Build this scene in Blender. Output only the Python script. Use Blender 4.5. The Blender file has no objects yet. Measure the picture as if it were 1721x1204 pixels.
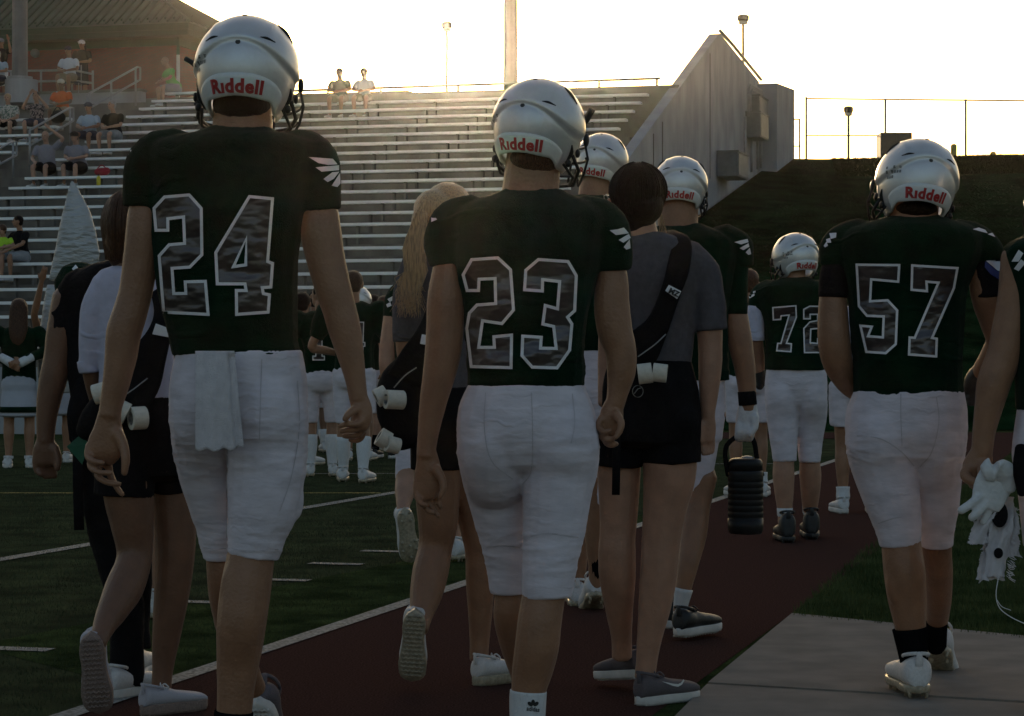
import bpy, bmesh, math, random
import numpy as np
from mathutils import Vector, Matrix, Euler, geometry
from mathutils.bvhtree import BVHTree
R = math.radians
SC = bpy.context.scene
COL = SC.collection
# ---------------------------------------------------------------- camera, light, exposure
F, CX, HY, CH = 4000.0, 860.5, 590.0, 1.15      # focal length in photo pixels, horizon row, camera height
cam = bpy.data.objects.new('camera', bpy.data.cameras.new('camera'))
COL.objects.link(cam)
cam.location = (0, 0, CH)
cam.rotation_euler = (R(90), 0, 0)
cam.data.sensor_width = 36
cam.data.lens = 36 * F / 1721
cam.data.shift_y = -(602 - HY) / 1721
cam.data.clip_end = 3000
cam.data.dof.use_dof = False
SC.camera = cam
SUN_EL, SUN_AZ = 6.85, -0.9                      # degrees; azimuth from +Y towards +X
W = bpy.data.worlds.new('World'); SC.world = W; W.use_nodes = True
nt = W.node_tree
for n in list(nt.nodes): nt.nodes.remove(n)
sky = nt.nodes.new('ShaderNodeTexSky'); sky.sky_type = 'NISHITA'; sky.sun_disc = False
sky.sun_elevation = R(SUN_EL); sky.sun_rotation = R(SUN_AZ)
sky.air_density = 1.0; sky.dust_density = 3.5; sky.ozone_density = 1.0
bg = nt.nodes.new('ShaderNodeBackground'); bg.inputs[1].default_value = 0.15
wo = nt.nodes.new('ShaderNodeOutputWorld')
nt.links.new(sky.outputs[0], bg.inputs[0]); nt.links.new(bg.outputs[0], wo.inputs[0])
sd = bpy.data.lights.new('sun', 'SUN'); sd.energy = 5.0; sd.angle = R(0.53); sd.color = (1.0, 0.74, 0.45)
sun = bpy.data.objects.new('sun', sd); COL.objects.link(sun)
dirv = Vector((math.sin(R(SUN_AZ)) * math.cos(R(SUN_EL)), math.cos(R(SUN_AZ)) * math.cos(R(SUN_EL)), math.sin(R(SUN_EL))))
sun.rotation_euler = dirv.to_track_quat('Z', 'Y').to_euler()
sun.location = dirv * 50
SC.view_settings.view_transform = 'Standard'; SC.view_settings.look = 'None'
SC.view_settings.gamma = 1.0; SC.view_settings.exposure = 0.35
SC.view_settings.use_curve_mapping = False
SC.render.engine = 'CYCLES'
SC.cycles.max_bounces = 6; SC.cycles.diffuse_bounces = 3; SC.cycles.glossy_bounces = 3
SC.cycles.volume_bounces = 0; SC.cycles.transparent_max_bounces = 8
SC.cycles.use_denoising = True
SC.cycles.sample_clamp_indirect = 6.0

# ---------------------------------------------------------------- tagging
def tag(o, label=None, cat=None, group=None, kind=None):
    if label: o['label'] = label
    if cat: o['category'] = cat
    if group: o['group'] = group
    if kind: o['kind'] = kind
    return o
def empty(name, loc, label=None, cat=None, group=None):
    o = bpy.data.objects.new(name, None); COL.objects.link(o); o.location = loc
    o.empty_display_size = 0.1
    return tag(o, label, cat, group)
def link(name, me, parent=None, off=None):
    o = bpy.data.objects.new(name, me); COL.objects.link(o)
    if parent is not None: o.parent = parent
    if off is not None: o.location = off
    return o

# ---------------------------------------------------------------- materials
MATS = {}
def mat(name, col, rough=0.7, metal=0.0, var=0.12, vs=8.0, bump=0.0, bs=60.0, stretch=(1, 1, 1), col2=None, coat=0.0, spec=0.5, sheen=0.0, detail=4.0, thr=None, bdist=0.01):
    if name in MATS: return MATS[name]
    m = bpy.data.materials.new(name); m.use_nodes = True
    t = m.node_tree; b = t.nodes['Principled BSDF']
    b.inputs['Roughness'].default_value = rough; b.inputs['Metallic'].default_value = metal
    b.inputs['Coat Weight'].default_value = coat; b.inputs['Specular IOR Level'].default_value = spec
    b.inputs['Sheen Weight'].default_value = sheen
    tc = t.nodes.new('ShaderNodeTexCoord'); mp = t.nodes.new('ShaderNodeMapping')
    mp.inputs['Scale'].default_value = stretch
    t.links.new(tc.outputs['Object'], mp.inputs[0])
    nz = t.nodes.new('ShaderNodeTexNoise'); nz.inputs['Scale'].default_value = vs; nz.inputs['Detail'].default_value = detail
    t.links.new(mp.outputs[0], nz.inputs[0])
    rp = t.nodes.new('ShaderNodeValToRGB')
    c = Vector(col)
    lo = c * (1 - var); hi = c * (1 + var) if col2 is None else Vector(col2)
    rp.color_ramp.elements[0].position = 0.35 if thr is None else thr[0]; rp.color_ramp.elements[0].color = (*lo, 1)
    rp.color_ramp.elements[1].position = 0.65 if thr is None else thr[1]; rp.color_ramp.elements[1].color = (*hi, 1)
    t.links.new(nz.outputs[0], rp.inputs[0]); t.links.new(rp.outputs[0], b.inputs['Base Color'])
    if bump > 0:
        n2 = t.nodes.new('ShaderNodeTexNoise'); n2.inputs['Scale'].default_value = bs; n2.inputs['Detail'].default_value = 6 if detail >= 4 else detail
        t.links.new(mp.outputs[0], n2.inputs[0])
        bp = t.nodes.new('ShaderNodeBump'); bp.inputs['Strength'].default_value = bump; bp.inputs['Distance'].default_value = bdist
        t.links.new(n2.outputs[0], bp.inputs['Height']); t.links.new(bp.outputs[0], b.inputs['Normal'])
    MATS[name] = m
    return m
def M(n): return MATS[n]
mat('jersey_green', (0.0022, 0.018, 0.008), 0.85, spec=0.03, bump=0.8, bs=330, var=0.25, vs=14, sheen=0.04, bdist=0.005)
mat('pants_white', (0.66, 0.60, 0.66), 0.85, spec=0.02, sheen=0.08, var=0.10, vs=11, detail=9, bump=0.25, bs=40, stretch=(1, 1, 2.5), bdist=0.008)
mat('sock_white', (0.66, 0.66, 0.68), 0.85, var=0.05, vs=30, bump=0.5, bs=160, stretch=(3, 3, 1))
mat('sock_black', (0.007, 0.007, 0.008), 0.9, spec=0.0, bump=0.4, bs=160, stretch=(3, 3, 1))
mat('towel_white', (0.88, 0.82, 0.86), 0.95, var=0.06, vs=40, bump=1.0, bs=350, bdist=0.01)
mat('number_foil', (0.10, 0.088, 0.09), 0.36, 0.75, var=0.15, vs=4, bump=0.9, bs=6, stretch=(1, 1, 1.8), bdist=0.06, detail=2.6)
mat('number_trim', (0.78, 0.75, 0.77), 0.6, var=0.06, bump=0.2, bs=120)
mat('wing_white', (0.72, 0.72, 0.74), 0.6, var=0.04)
mat('skin_tan', (0.27, 0.130, 0.070), 0.48, var=0.11, vs=16, bump=0.5, bs=120, bdist=0.004, sheen=0.10, detail=8)
mat('skin_warm', (0.27, 0.13, 0.072), 0.48, var=0.11, vs=16, bump=0.5, bs=120, bdist=0.004, sheen=0.10, detail=8)
mat('skin_deep', (0.17, 0.080, 0.045), 0.48, var=0.11, vs=16, bump=0.5, bs=120, bdist=0.004, sheen=0.10, detail=8)
mat('skin_fair', (0.38, 0.20, 0.13), 0.48, var=0.11, vs=16, bump=0.5, bs=120, bdist=0.004, sheen=0.10, detail=8)
mat('helmet_silver', (0.64, 0.63, 0.64), 0.36, 0.45, var=0.04, vs=3, coat=0.3)
mat('helmet_bumper', (0.70, 0.70, 0.70), 0.45, var=0.03, vs=12, coat=0.2)
mat('black_plastic', (0.008, 0.008, 0.009), 0.5, spec=0.3, var=0.1)
mat('red_print', (0.38, 0.015, 0.018), 0.5, var=0.03)
mat('black_print', (0.01, 0.01, 0.01), 0.6, var=0.03)
mat('black_cloth', (0.009, 0.008, 0.009), 0.9, spec=0.1, var=0.25, vs=12, bump=0.4, bs=90)
mat('grey_tee', (0.090, 0.083, 0.092), 0.9, spec=0.1, var=0.1, vs=60, bump=0.4, bs=50, bdist=0.006)
mat('grey_tee_light', (0.22, 0.21, 0.25), 0.9, var=0.1, vs=60, bump=0.4, bs=50)
mat('white_shirt', (0.50, 0.48, 0.60), 0.85, var=0.05, vs=30, bump=0.5, bs=26, bdist=0.01)
mat('tape_cream', (0.68, 0.63, 0.54), 0.75, var=0.06, vs=90, stretch=(1, 1, 1), bump=0.2, bs=200)
mat('hair_dark', (0.009, 0.0045, 0.003), 0.6, spec=0.1, var=0.5, vs=30, stretch=(8, 8, 1), bump=0.5, bs=30)
mat('hair_brown', (0.060, 0.026, 0.012), 0.55, spec=0.25, var=0.5, vs=30, stretch=(8, 8, 1), bump=0.5, bs=30)
mat('hair_blonde', (0.34, 0.20, 0.09), 0.5, sheen=0.3, var=0.4, vs=30, stretch=(8, 8, 1), bump=0.5, bs=30)
mat('hair_grey', (0.3, 0.28, 0.26), 0.6, var=0.3, vs=40)
mat('shoe_white', (0.62, 0.61, 0.62), 0.55, var=0.08, vs=40, bump=0.3, bs=90)
mat('shoe_knit', (0.56, 0.55, 0.62), 0.85, var=0.10, vs=120, bump=0.6, bs=240)
mat('shoe_black', (0.014, 0.014, 0.015), 0.5, var=0.2, vs=40, bump=0.2, bs=90)
mat('shoe_grey', (0.12, 0.10, 0.11), 0.8, var=0.15, vs=90, bump=0.4, bs=200)
mat('sole_white', (0.60, 0.58, 0.56), 0.6, var=0.08)
mat('sole_rubber', (0.26, 0.19, 0.165), 0.75, var=0.12, vs=30, bump=0.6, bs=60)
mat('sole_clear', (0.34, 0.29, 0.21), 0.35, var=0.25, vs=20, coat=0.3)
mat('sole_black', (0.02, 0.02, 0.02), 0.6)
mat('silver_foil', (0.42, 0.42, 0.43), 0.45, 0.45, var=0.06, vs=5, bump=0.6, bs=7, stretch=(1, 1, 3), bdist=0.05)
mat('foil_patch', (0.5, 0.5, 0.52), 0.35, 0.6)
mat('blue_print', (0.02, 0.03, 0.16), 0.6)
mat('green_card', (0.02, 0.10, 0.06), 0.6)
def creases(name, scale=7.0, dist=0.006):
    """thin pulled creases across tight cloth, broken up by a patchy mask"""
    m = MATS[name]; t = m.node_tree; b = t.nodes['Principled BSDF']
    tc = t.nodes.new('ShaderNodeTexCoord'); wv = t.nodes.new('ShaderNodeTexWave'); wv.bands_direction = 'Z'
    wv.inputs['Scale'].default_value = scale; wv.inputs['Distortion'].default_value = 7; wv.inputs['Detail'].default_value = 3; wv.inputs['Detail Scale'].default_value = 1.2
    t.links.new(tc.outputs['Object'], wv.inputs[0])
    r1 = t.nodes.new('ShaderNodeValToRGB'); r1.color_ramp.elements[0].position = 0.72; r1.color_ramp.elements[1].position = 1.0; t.links.new(wv.outputs['Fac'], r1.inputs[0])
    nz = t.nodes.new('ShaderNodeTexNoise'); nz.inputs['Scale'].default_value = 5; nz.inputs['Detail'].default_value = 2; t.links.new(tc.outputs['Object'], nz.inputs[0])
    r2 = t.nodes.new('ShaderNodeValToRGB'); r2.color_ramp.elements[0].position = 0.52; r2.color_ramp.elements[1].position = 0.70; t.links.new(nz.outputs[0], r2.inputs[0])
    mu = t.nodes.new('ShaderNodeMath'); mu.operation = 'MULTIPLY'; t.links.new(r1.outputs[0], mu.inputs[0]); t.links.new(r2.outputs[0], mu.inputs[1])
    bp = t.nodes.new('ShaderNodeBump'); bp.inputs['Strength'].default_value = 0.9; bp.inputs['Distance'].default_value = dist; t.links.new(mu.outputs[0], bp.inputs['Height'])
    old = b.inputs['Normal'].links[0].from_socket if b.inputs['Normal'].links else None
    if old: t.links.new(old, bp.inputs['Normal'])
    t.links.new(bp.outputs[0], b.inputs['Normal'])
creases('pants_white', 9.0, 0.0016); creases('jersey_green', 4.0, 0.006); creases('grey_tee', 4.0, 0.006); creases('white_shirt', 4.0, 0.004)
# ---------------------------------------------------------------- geometry helpers
def P(x, y, Y):                                   # a photo pixel at distance Y
    return Vector(((x - CX) / F * Y, Y, CH + (HY - y) / F * Y))
def G(x, y, z=0.0):                               # a photo pixel on level ground
    Y = F * (CH - z) / (y - HY)
    return Vector(((x - CX) / F * Y, Y, z))
TH = R(15.2); CT, ST = math.cos(TH), math.sin(TH)
def S(u, v, z=0.0):                               # stadium axes: u along the benches, v along the track
    return Vector((u * CT + v * ST, -u * ST + v * CT, z))

class MB:
    """collects verts and faces of ONE mesh"""
    def __init__(s): s.v = []; s.f = []; s.mi = []
    def add(s, vs, fs, mi=0):
        b = len(s.v); s.v += [tuple(p) for p in vs]; s.f += [tuple(b + i for i in f) for f in fs]; s.mi += [mi] * len(fs)
    def hexa(s, p, mi=0):     # 8 corners: bottom ring then top ring
        s.add(p, [(0, 3, 2, 1), (4, 5, 6, 7), (0, 1, 5, 4), (1, 2, 6, 5), (2, 3, 7, 6), (3, 0, 4, 7)], mi)
    def box(s, x0, x1, y0, y1, z0, z1, mi=0):
        s.hexa([(x0, y0, z0), (x1, y0, z0), (x1, y1, z0), (x0, y1, z0), (x0, y0, z1), (x1, y0, z1), (x1, y1, z1), (x0, y1, z1)], mi)
    def sbox(s, u0, u1, v0, v1, z0, z1, mi=0):
        s.hexa([S(u0, v0, z0), S(u1, v0, z0), S(u1, v1, z0), S(u0, v1, z0), S(u0, v0, z1), S(u1, v0, z1), S(u1, v1, z1), S(u0, v1, z1)], mi)
    def prism(s, poly, ext, mi=0):   # planar polygon (3D points) pushed along ext
        n = len(poly); ext = Vector(ext); a = [Vector(p) for p in poly]; b = [p + ext for p in a]
        s.add(a + b, [tuple(range(n)), tuple(range(2 * n - 1, n - 1, -1))] + [(i, i + n, (i + 1) % n + n, (i + 1) % n) for i in range(n)], mi)
    def rod(s, a, b, r, n=8, r2=None, mi=0):
        tube_into(s, [(Vector(a), r, r), (Vector(b), r2 if r2 else r, r2 if r2 else r)], n, 0, 0, sub=0, mi=mi)
    def path(s, pts, r, n=6, sub=0, mi=0):
        tube_into(s, [(Vector(p), r, r) for p in pts], n, 0, 0, sub=sub, mi=mi)
    def build(s, name, m, parent=None, smooth=False, loc=None, bevel=0.0):
        me = bpy.data.meshes.new(name)
        off = Vector((0, 0, 0))
        if parent is not None and parent.type == 'EMPTY': off = Vector(parent.location)
        if parent is not None and parent.get('_off') is not None: off = Vector(parent['_off'])
        vs = [(p[0] - off[0], p[1] - off[1], p[2] - off[2]) for p in s.v] if off.length > 0 else s.v
        me.from_pydata(vs, [], s.f)
        bm = bmesh.new(); bm.from_mesh(me); bmesh.ops.recalc_face_normals(bm, faces=bm.faces)
        if bevel: bmesh.ops.bevel(bm, geom=bm.edges[:], offset=bevel, segments=2, profile=0.5, affect='EDGES')
        bm.to_mesh(me); bm.free()
        ms = m if isinstance(m, (list, tuple)) else [m]
        for x in ms: me.materials.append(MATS[x] if isinstance(x, str) else x)
        if len(ms) > 1 and not bevel: me.polygons.foreach_set('material_index', s.mi)
        if smooth: me.polygons.foreach_set('use_smooth', [True] * len(me.polygons))
        o = link(name, me, parent)
        return o

def crom(pts, sub):
    """Catmull-Rom through rows of floats"""
    a = np.array(pts, float)
    if sub <= 0 or len(a) < 3:
        if sub > 0:
            return np.array([a[0] + (a[1] - a[0]) * t for t in np.linspace(0, 1, sub + 2)])
        return a
    q = np.vstack([2 * a[0] - a[1], a, 2 * a[-1] - a[-2]])
    out = []
    for i in range(1, len(q) - 2):
        p0, p1, p2, p3 = q[i - 1:i + 3]
        for t in np.arange(0, 1, 1 / (sub + 1)):
            out.append(0.5 * ((2 * p1) + (-p0 + p2) * t + (2 * p0 - 5 * p1 + 4 * p2 - p3) * t * t + (-p0 + 3 * p1 - 3 * p2 + p3) * t ** 3))
    out.append(a[-1])
    return np.array(out)

def tube_into(mb, path, n=16, c0=0.8, c1=0.8, sub=3, mi=0, ref=None, power=2.0):
    """elliptic tube; path rows (centre, rx, ry); rx lies along the world X (or ref) direction"""
    a = crom([[*p, rx, ry] for p, rx, ry in path], sub)
    C = a[:, :3]; rx = np.maximum(a[:, 3], 1e-4); ry = np.maximum(a[:, 4], 1e-4)
    T = np.gradient(C, axis=0); T /= np.linalg.norm(T, axis=1)[:, None] + 1e-12
    if ref is None:
        ref = np.array([1.0, 0.0, 0.0]) if abs(T[:, 0]).mean() < 0.75 else np.array([0, 0, 1.0])
    U = ref - T * (T @ ref)[:, None]; U /= np.linalg.norm(U, axis=1)[:, None] + 1e-12
    V = np.cross(T, U)
    if power == 2.3 or (rx.max() > 0.125 and abs(T[:, 2]).mean() > 0.8 and ref[0] == 1.0):
        U = np.tile([1.0, 0, 0], (len(C), 1)); V = np.tile([0, 1.0, 0], (len(C), 1))
    th = np.linspace(0, 2 * math.pi, n, endpoint=False)
    cx, sy = np.cos(th), np.sin(th)
    if power != 2.0:
        cx = np.sign(cx) * abs(cx) ** (2 / power); sy = np.sign(sy) * abs(sy) ** (2 / power)
    rings = [C[i] + (rx[i] * cx)[:, None] * U[i] + (ry[i] * sy)[:, None] * V[i] for i in range(len(C))]
    def capr(i, sgn, c):
        out = []
        rm = min(rx[i], ry[i])
        for al in (0.5, 0.8):
            s_ = math.sin(al * math.pi / 2); k = math.cos(al * math.pi / 2)
            out.append(C[i] + sgn * T[i] * rm * c * s_ + (rx[i] * k * cx)[:, None] * U[i] + (ry[i] * k * sy)[:, None] * V[i])
        return out, C[i] + sgn * T[i] * rm * c
    pre, p0 = (capr(0, -1, c0) if c0 > 0 else ([], C[0]))
    post, p1 = (capr(-1, 1, c1) if c1 > 0 else ([], C[-1]))
    rings = pre[::-1] + rings + post
    vs = [p for r in rings for p in r]; fs = []
    k = len(rings)
    for i in range(k - 1):
        for j in range(n):
            fs.append((i * n + j, i * n + (j + 1) % n, (i + 1) * n + (j + 1) % n, (i + 1) * n + j))
    vs += [p0, p1]; m0, m1 = k * n, k * n + 1
    for j in range(n):
        fs.append((m0, (j + 1) % n, j)); fs.append((m1, (k - 1) * n + j, (k - 1) * n + (j + 1) % n))
    mb.add(vs, fs, mi)

def ell_into(mb, c, rx, ry, rz, rot=None, nu=18, nv=10, mi=0):
    vs = []; fs = []
    Mx = Euler(rot).to_matrix() if rot else Matrix.Identity(3)
    c = Vector(c)
    for i in range(1, nv):
        ph = math.pi * i / nv
        for j in range(nu):
            t = 2 * math.pi * j / nu
            vs.append(c + Mx @ Vector((rx * math.sin(ph) * math.cos(t), ry * math.sin(ph) * math.sin(t), rz * math.cos(ph))))
    vs += [c + Mx @ Vector((0, 0, rz)), c + Mx @ Vector((0, 0, -rz))]
    a, b = len(vs) - 2, len(vs) - 1
    for i in range(nv - 2):
        for j in range(nu):
            fs.append((i * nu + j, (i + 1) * nu + j, (i + 1) * nu + (j + 1) % nu, i * nu + (j + 1) % nu))
    for j in range(nu):
        fs.append((a, j, (j + 1) % nu)); fs.append((b, (nv - 2) * nu + (j + 1) % nu, (nv - 2) * nu + j))
    mb.add(vs, fs, mi)

def wrinkle(co, seed, amp, freq, aniso=(1, 1, 1), warp=0.6):
    rs = np.random.RandomState(seed)
    p = co * np.array(aniso) * freq
    w = np.zeros(len(co)); q = p.copy()
    for k in range(3):
        d = rs.normal(size=3); d /= np.linalg.norm(d)
        q = q + warp * np.sin(p @ (d * 0.9) + rs.rand() * 6)[:, None] * rs.normal(size=3) * 0.7
    out = np.zeros(len(co))
    for k in range(5):
        d = rs.normal(size=3); d /= np.linalg.norm(d)
        s = np.sin(q @ (d * (1 + 0.8 * rs.rand())) + rs.rand() * 6)
        out += (1 - abs(s)) ** 2 * (0.6 + 0.8 * rs.rand())
    return amp * (out / 5 - 0.3)

def fuse(name, mb, voxel, m, parent, smooth=4, disp=None, want=False):
    """one continuous skin around the collected solids"""
    me = bpy.data.meshes.new('tmp'); me.from_pydata(mb.v, [], mb.f)
    o = bpy.data.objects.new('tmp', me); COL.objects.link(o)
    md = o.modifiers.new('r', 'REMESH'); md.mode = 'VOXEL'; md.voxel_size = voxel; md.use_smooth_shade = True
    if smooth:
        ms = o.modifiers.new('s', 'SMOOTH'); ms.factor = 0.5; ms.iterations = smooth
    dg = bpy.context.evaluated_depsgraph_get(); dg.update()
    out = bpy.data.meshes.new_from_object(o.evaluated_get(dg))
    out.name = name
    bpy.data.objects.remove(o); bpy.data.meshes.remove(me)
    n = len(out.vertices); co = np.empty(n * 3, np.float32); out.vertices.foreach_get('co', co); co = co.reshape(-1, 3).astype(float)
    if disp is not None:
        no = np.empty(n * 3, np.float32); out.vertices.foreach_get('normal', no); no = no.reshape(-1, 3)
        co = co + no * disp(co)[:, None]
    world = co.copy()
    if parent is not None: co = co - np.array(parent.location)
    out.vertices.foreach_set('co', co.astype(np.float32).ravel()); out.update()
    out.materials.clear(); out.materials.append(MATS[m] if isinstance(m, str) else m)
    out.polygons.foreach_set('use_smooth', [True] * len(out.polygons))
    ob = link(name, out, parent)
    if want:
        bv = BVHTree.FromPolygons([tuple(p) for p in world], [tuple(p.vertices) for p in out.polygons])
        return ob, bv
    return ob

def inset(poly, w):
    n = len(poly); ar = sum(poly[i][0] * poly[(i + 1) % n][1] - poly[(i + 1) % n][0] * poly[i][1] for i in range(n))
    sg = 1 if ar > 0 else -1
    out = []
    for i in range(n):
        a, b, c = [np.array(poly[(i + k) % n], float) for k in (-1, 0, 1)]
        d1 = (b - a) / np.linalg.norm(b - a); d2 = (c - b) / np.linalg.norm(c - b)
        n1 = np.array([-d1[1], d1[0]]) * sg; n2 = np.array([-d2[1], d2[0]]) * sg
        m_ = n1 + n2; m_ /= max(np.linalg.norm(m_), 1e-6)
        k = w / max(0.45, float(m_ @ n1))
        out.append(tuple(b + m_ * k))
    return out

def project(name, loops, bvh, m, parent, lift=0.003, step=9.0, fallback=None):
    """flat print laid on cloth: photo outline (outer loop, holes...) cut fine and dropped onto the surface"""
    pts = [p for l in loops for p in l]
    tris = geometry.tessellate_polygon([[Vector((x, y, 0)) for x, y in l] for l in loops])
    bm = bmesh.new(); vs = [bm.verts.new((x, y, 0)) for x, y in pts]
    for t in tris:
        try: bm.faces.new([vs[i] for i in t])
        except ValueError: pass
    xs = [p[0] for p in pts]; ys = [p[1] for p in pts]
    for ax, lo, hi in ((0, min(xs), max(xs)), (1, min(ys), max(ys))):
        q = lo + step
        while q < hi:
            co = (q, 0, 0) if ax == 0 else (0, q, 0); no = (1, 0, 0) if ax == 0 else (0, 1, 0)
            bmesh.ops.bisect_plane(bm, geom=bm.verts[:] + bm.edges[:] + bm.faces[:], plane_co=co, plane_no=no); q += step
    o0 = Vector((0, 0, CH)); kill = []
    off = Vector(parent['_off']) if parent.get('_off') is not None else Vector(parent.location)
    for v in bm.verts:
        d = P(v.co.x, v.co.y, 1.0) - o0; d.normalize()
        h = bvh.ray_cast(o0, d)
        if h[0] is None: kill.append(v); continue
        v.co = h[0] - d * lift - off
    if kill: bmesh.ops.delete(bm, geom=kill, context='VERTS')
    bmesh.ops.recalc_face_normals(bm, faces=bm.faces)
    me = bpy.data.meshes.new(name); bm.to_mesh(me); bm.free()
    me.materials.append(MATS[m])
    me.polygons.foreach_set('use_smooth', [True] * len(me.polygons))
    return link(name, me, parent)
# ================================================================ THE SETTING
mat('turf', (0.046, 0.052, 0.030), 0.95, var=0.35, vs=3.5, bump=0.6, bs=170, col2=(0.058, 0.069, 0.035), bdist=0.01, spec=0.0)
mat('lawn', (0.034, 0.052, 0.020), 0.95, var=0.4, vs=4, bump=1.0, bs=60, col2=(0.055, 0.078, 0.03), bdist=0.03, spec=0.0)
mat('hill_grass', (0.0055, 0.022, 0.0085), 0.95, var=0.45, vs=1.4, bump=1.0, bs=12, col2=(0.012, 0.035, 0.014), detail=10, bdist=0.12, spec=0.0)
mat('track_red', (0.066, 0.036, 0.030), 0.95, var=0.4, vs=140, detail=8, bump=1.0, bs=320, bdist=0.006, spec=0.0)
mat('paint_white', (0.27, 0.265, 0.25), 0.9, spec=0.05, var=0.45, vs=70, bump=0.6, bs=200)
mat('paint_yellow', (0.28, 0.22, 0.04), 0.85, var=0.3, vs=30)
mat('pave_concrete', (0.24, 0.215, 0.19), 0.9, var=0.12, vs=5, bump=0.6, bs=260, detail=9, bdist=0.004, spec=0.0)
mat('stand_concrete', (0.17, 0.155, 0.14), 0.9, var=0.3, vs=1.6, bump=0.5, bs=20, stretch=(1, 1, 0.4), detail=8, spec=0.0)
mat('wall_concrete', (0.33, 0.33, 0.345), 0.9, var=0.16, vs=1.6, bump=0.25, bs=14, stretch=(1, 1, 0.5), detail=10)
mat('aluminium', (0.82, 0.82, 0.82), 0.5, 0.1, var=0.06, vs=3, stretch=(0.3, 1, 1))
mat('galvanised', (0.30, 0.30, 0.30), 0.5, 0.5, var=0.1)
mat('pole_paint', (0.15, 0.145, 0.145), 0.55, var=0.12, vs=3)
mat('roof_green', (0.030, 0.075, 0.050), 0.6, 0.0, spec=0.2, var=0.15, vs=2)
mat('trim_green', (0.018, 0.055, 0.032), 0.6, spec=0.2, var=0.1)
mat('dark_metal', (0.05, 0.045, 0.04), 0.6, var=0.15)
mat('box_grey', (0.17, 0.17, 0.17), 0.55, 0.1, var=0.12, vs=5)
mat('bollard_yellow', (0.45, 0.33, 0.08), 0.7, var=0.1)
mat('grass_blade', (0.055, 0.085, 0.032), 0.85, var=0.4, vs=3, col2=(0.105, 0.125, 0.05), spec=0.0)
mat('turf_fibre', (0.052, 0.063, 0.036), 0.9, var=0.3, vs=3, col2=(0.075, 0.090, 0.045), spec=0.0)
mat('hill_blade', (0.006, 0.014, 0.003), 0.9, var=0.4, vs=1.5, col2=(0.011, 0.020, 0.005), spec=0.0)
# brick: mortar joints and tone
def brick_mat():
    m = bpy.data.materials.new('brick_wall'); m.use_nodes = True; t = m.node_tree; b = t.nodes['Principled BSDF']
    b.inputs['Roughness'].default_value = 0.9
    tc = t.nodes.new('ShaderNodeTexCoord'); mp = t.nodes.new('ShaderNodeMapping'); mp.inputs['Rotation'].default_value = (R(90), 0, TH)
    br = t.nodes.new('ShaderNodeTexBrick'); br.inputs['Scale'].default_value = 1.0
    br.inputs['Brick Width'].default_value = 0.24; br.inputs['Row Height'].default_value = 0.08; br.inputs['Mortar Size'].default_value = 0.008
    br.inputs['Color1'].default_value = (0.19, 0.036, 0.024, 1); br.inputs['Color2'].default_value = (0.14, 0.028, 0.020, 1); br.inputs['Mortar'].default_value = (0.10, 0.05, 0.04, 1)
    t.links.new(tc.outputs['Object'], mp.inputs[0]); t.links.new(mp.outputs[0], br.inputs[0]); t.links.new(br.outputs[0], b.inputs['Base Color'])
    MATS['brick_wall'] = m
brick_mat()

# ground sheet to the horizon
mb = MB(); mb.add([(-900, -60, -0.012), (900, -60, -0.012), (900, 1500, -0.012), (-900, 1500, -0.012)], [(0, 1, 2, 3)])
tag(mb.build('ground', 'lawn'), kind='structure')
# sideline: X = XL(Y)
def XL(Y): return -0.234 + (Y - 11.65) * 0.2745
def XR(Y): return 2.11 + (Y - 13.73) * 0.268
def sheet(name, pts, z, m, kind='structure', thick=0.0):
    mb = MB(); mb.add([(p[0], p[1], z) for p in pts], [tuple(range(len(pts)))])
    return tag(mb.build(name, m), kind=kind)
sheet('turf_field', [(-60, -20), (XL(-20), -20), (XL(30), 30), (60, 30), (60, 31), (-60, 31)], -0.004, 'turf')
sheet('field_apron', [(-60, 31), (60, 31), (60, 31.6), (-60, 31.6)], -0.006, 'lawn')
ys = [-20, 31.6]
sheet('running_track', [(XL(-20), -20), (XR(-20), -20), (XR(31.2), 31.2), (60, 31.2), (60, 33.6), (-4.2, 33.6), (-4.2, 31.2), (XL(31.2), 31.2)], 0.0, 'track_red')
# painted lines
ml = MB()
def gline(a, b, w, z=0.004):
    a = Vector(a); b = Vector(b); n = Vector((-(b - a).y, (b - a).x, 0)).normalized() * w / 2
    k = 24; pts = []
    for i in range(k + 1):
        p = a.lerp(b, i / k); pts += [p + n, p - n]
    ml.add([(p.x, p.y, z) for p in pts], [(2 * i, 2 * i + 1, 2 * i + 3, 2 * i + 2) for i in range(k)])
gline((XL(-5) - 0.03, -5, 0), (XL(31) - 0.03, 31, 0), 0.085)
o = ml.build('track_edge_line', 'paint_white'); tag(o, kind='structure')
ml = MB(); gline(G(-160, 968), G(700, 822), 0.11, 0.002); tag(ml.build('field_line', 'paint_white'), kind='structure')
ml = MB(); gline(G(-100, 829), G(640, 829), 0.07, 0.002); tag(ml.build('yellow_line', 'paint_yellow'), kind='structure')
ml = MB(); gline(G(330, 797), G(760, 796), 0.07, 0.002); tag(ml.build('far_line', 'paint_white'), kind='structure')
ml = MB(); gline(G(1160, 780), G(1330, 780), 0.09, 0.002); tag(ml.build('end_line', 'paint_white'), kind='structure')
for (x, y) in ((25, 1091), (330, 1012), (472, 975), (565, 948), (650, 927), (730, 908), (800, 890)):
    c = G(x, y); ml = MB(); d = Vector((CT, -ST, 0)) * 0.15
    gline(c - d, c + d, 0.10, 0.002); tag(ml.build('hash_mark', 'paint_white'), kind='structure')
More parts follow.
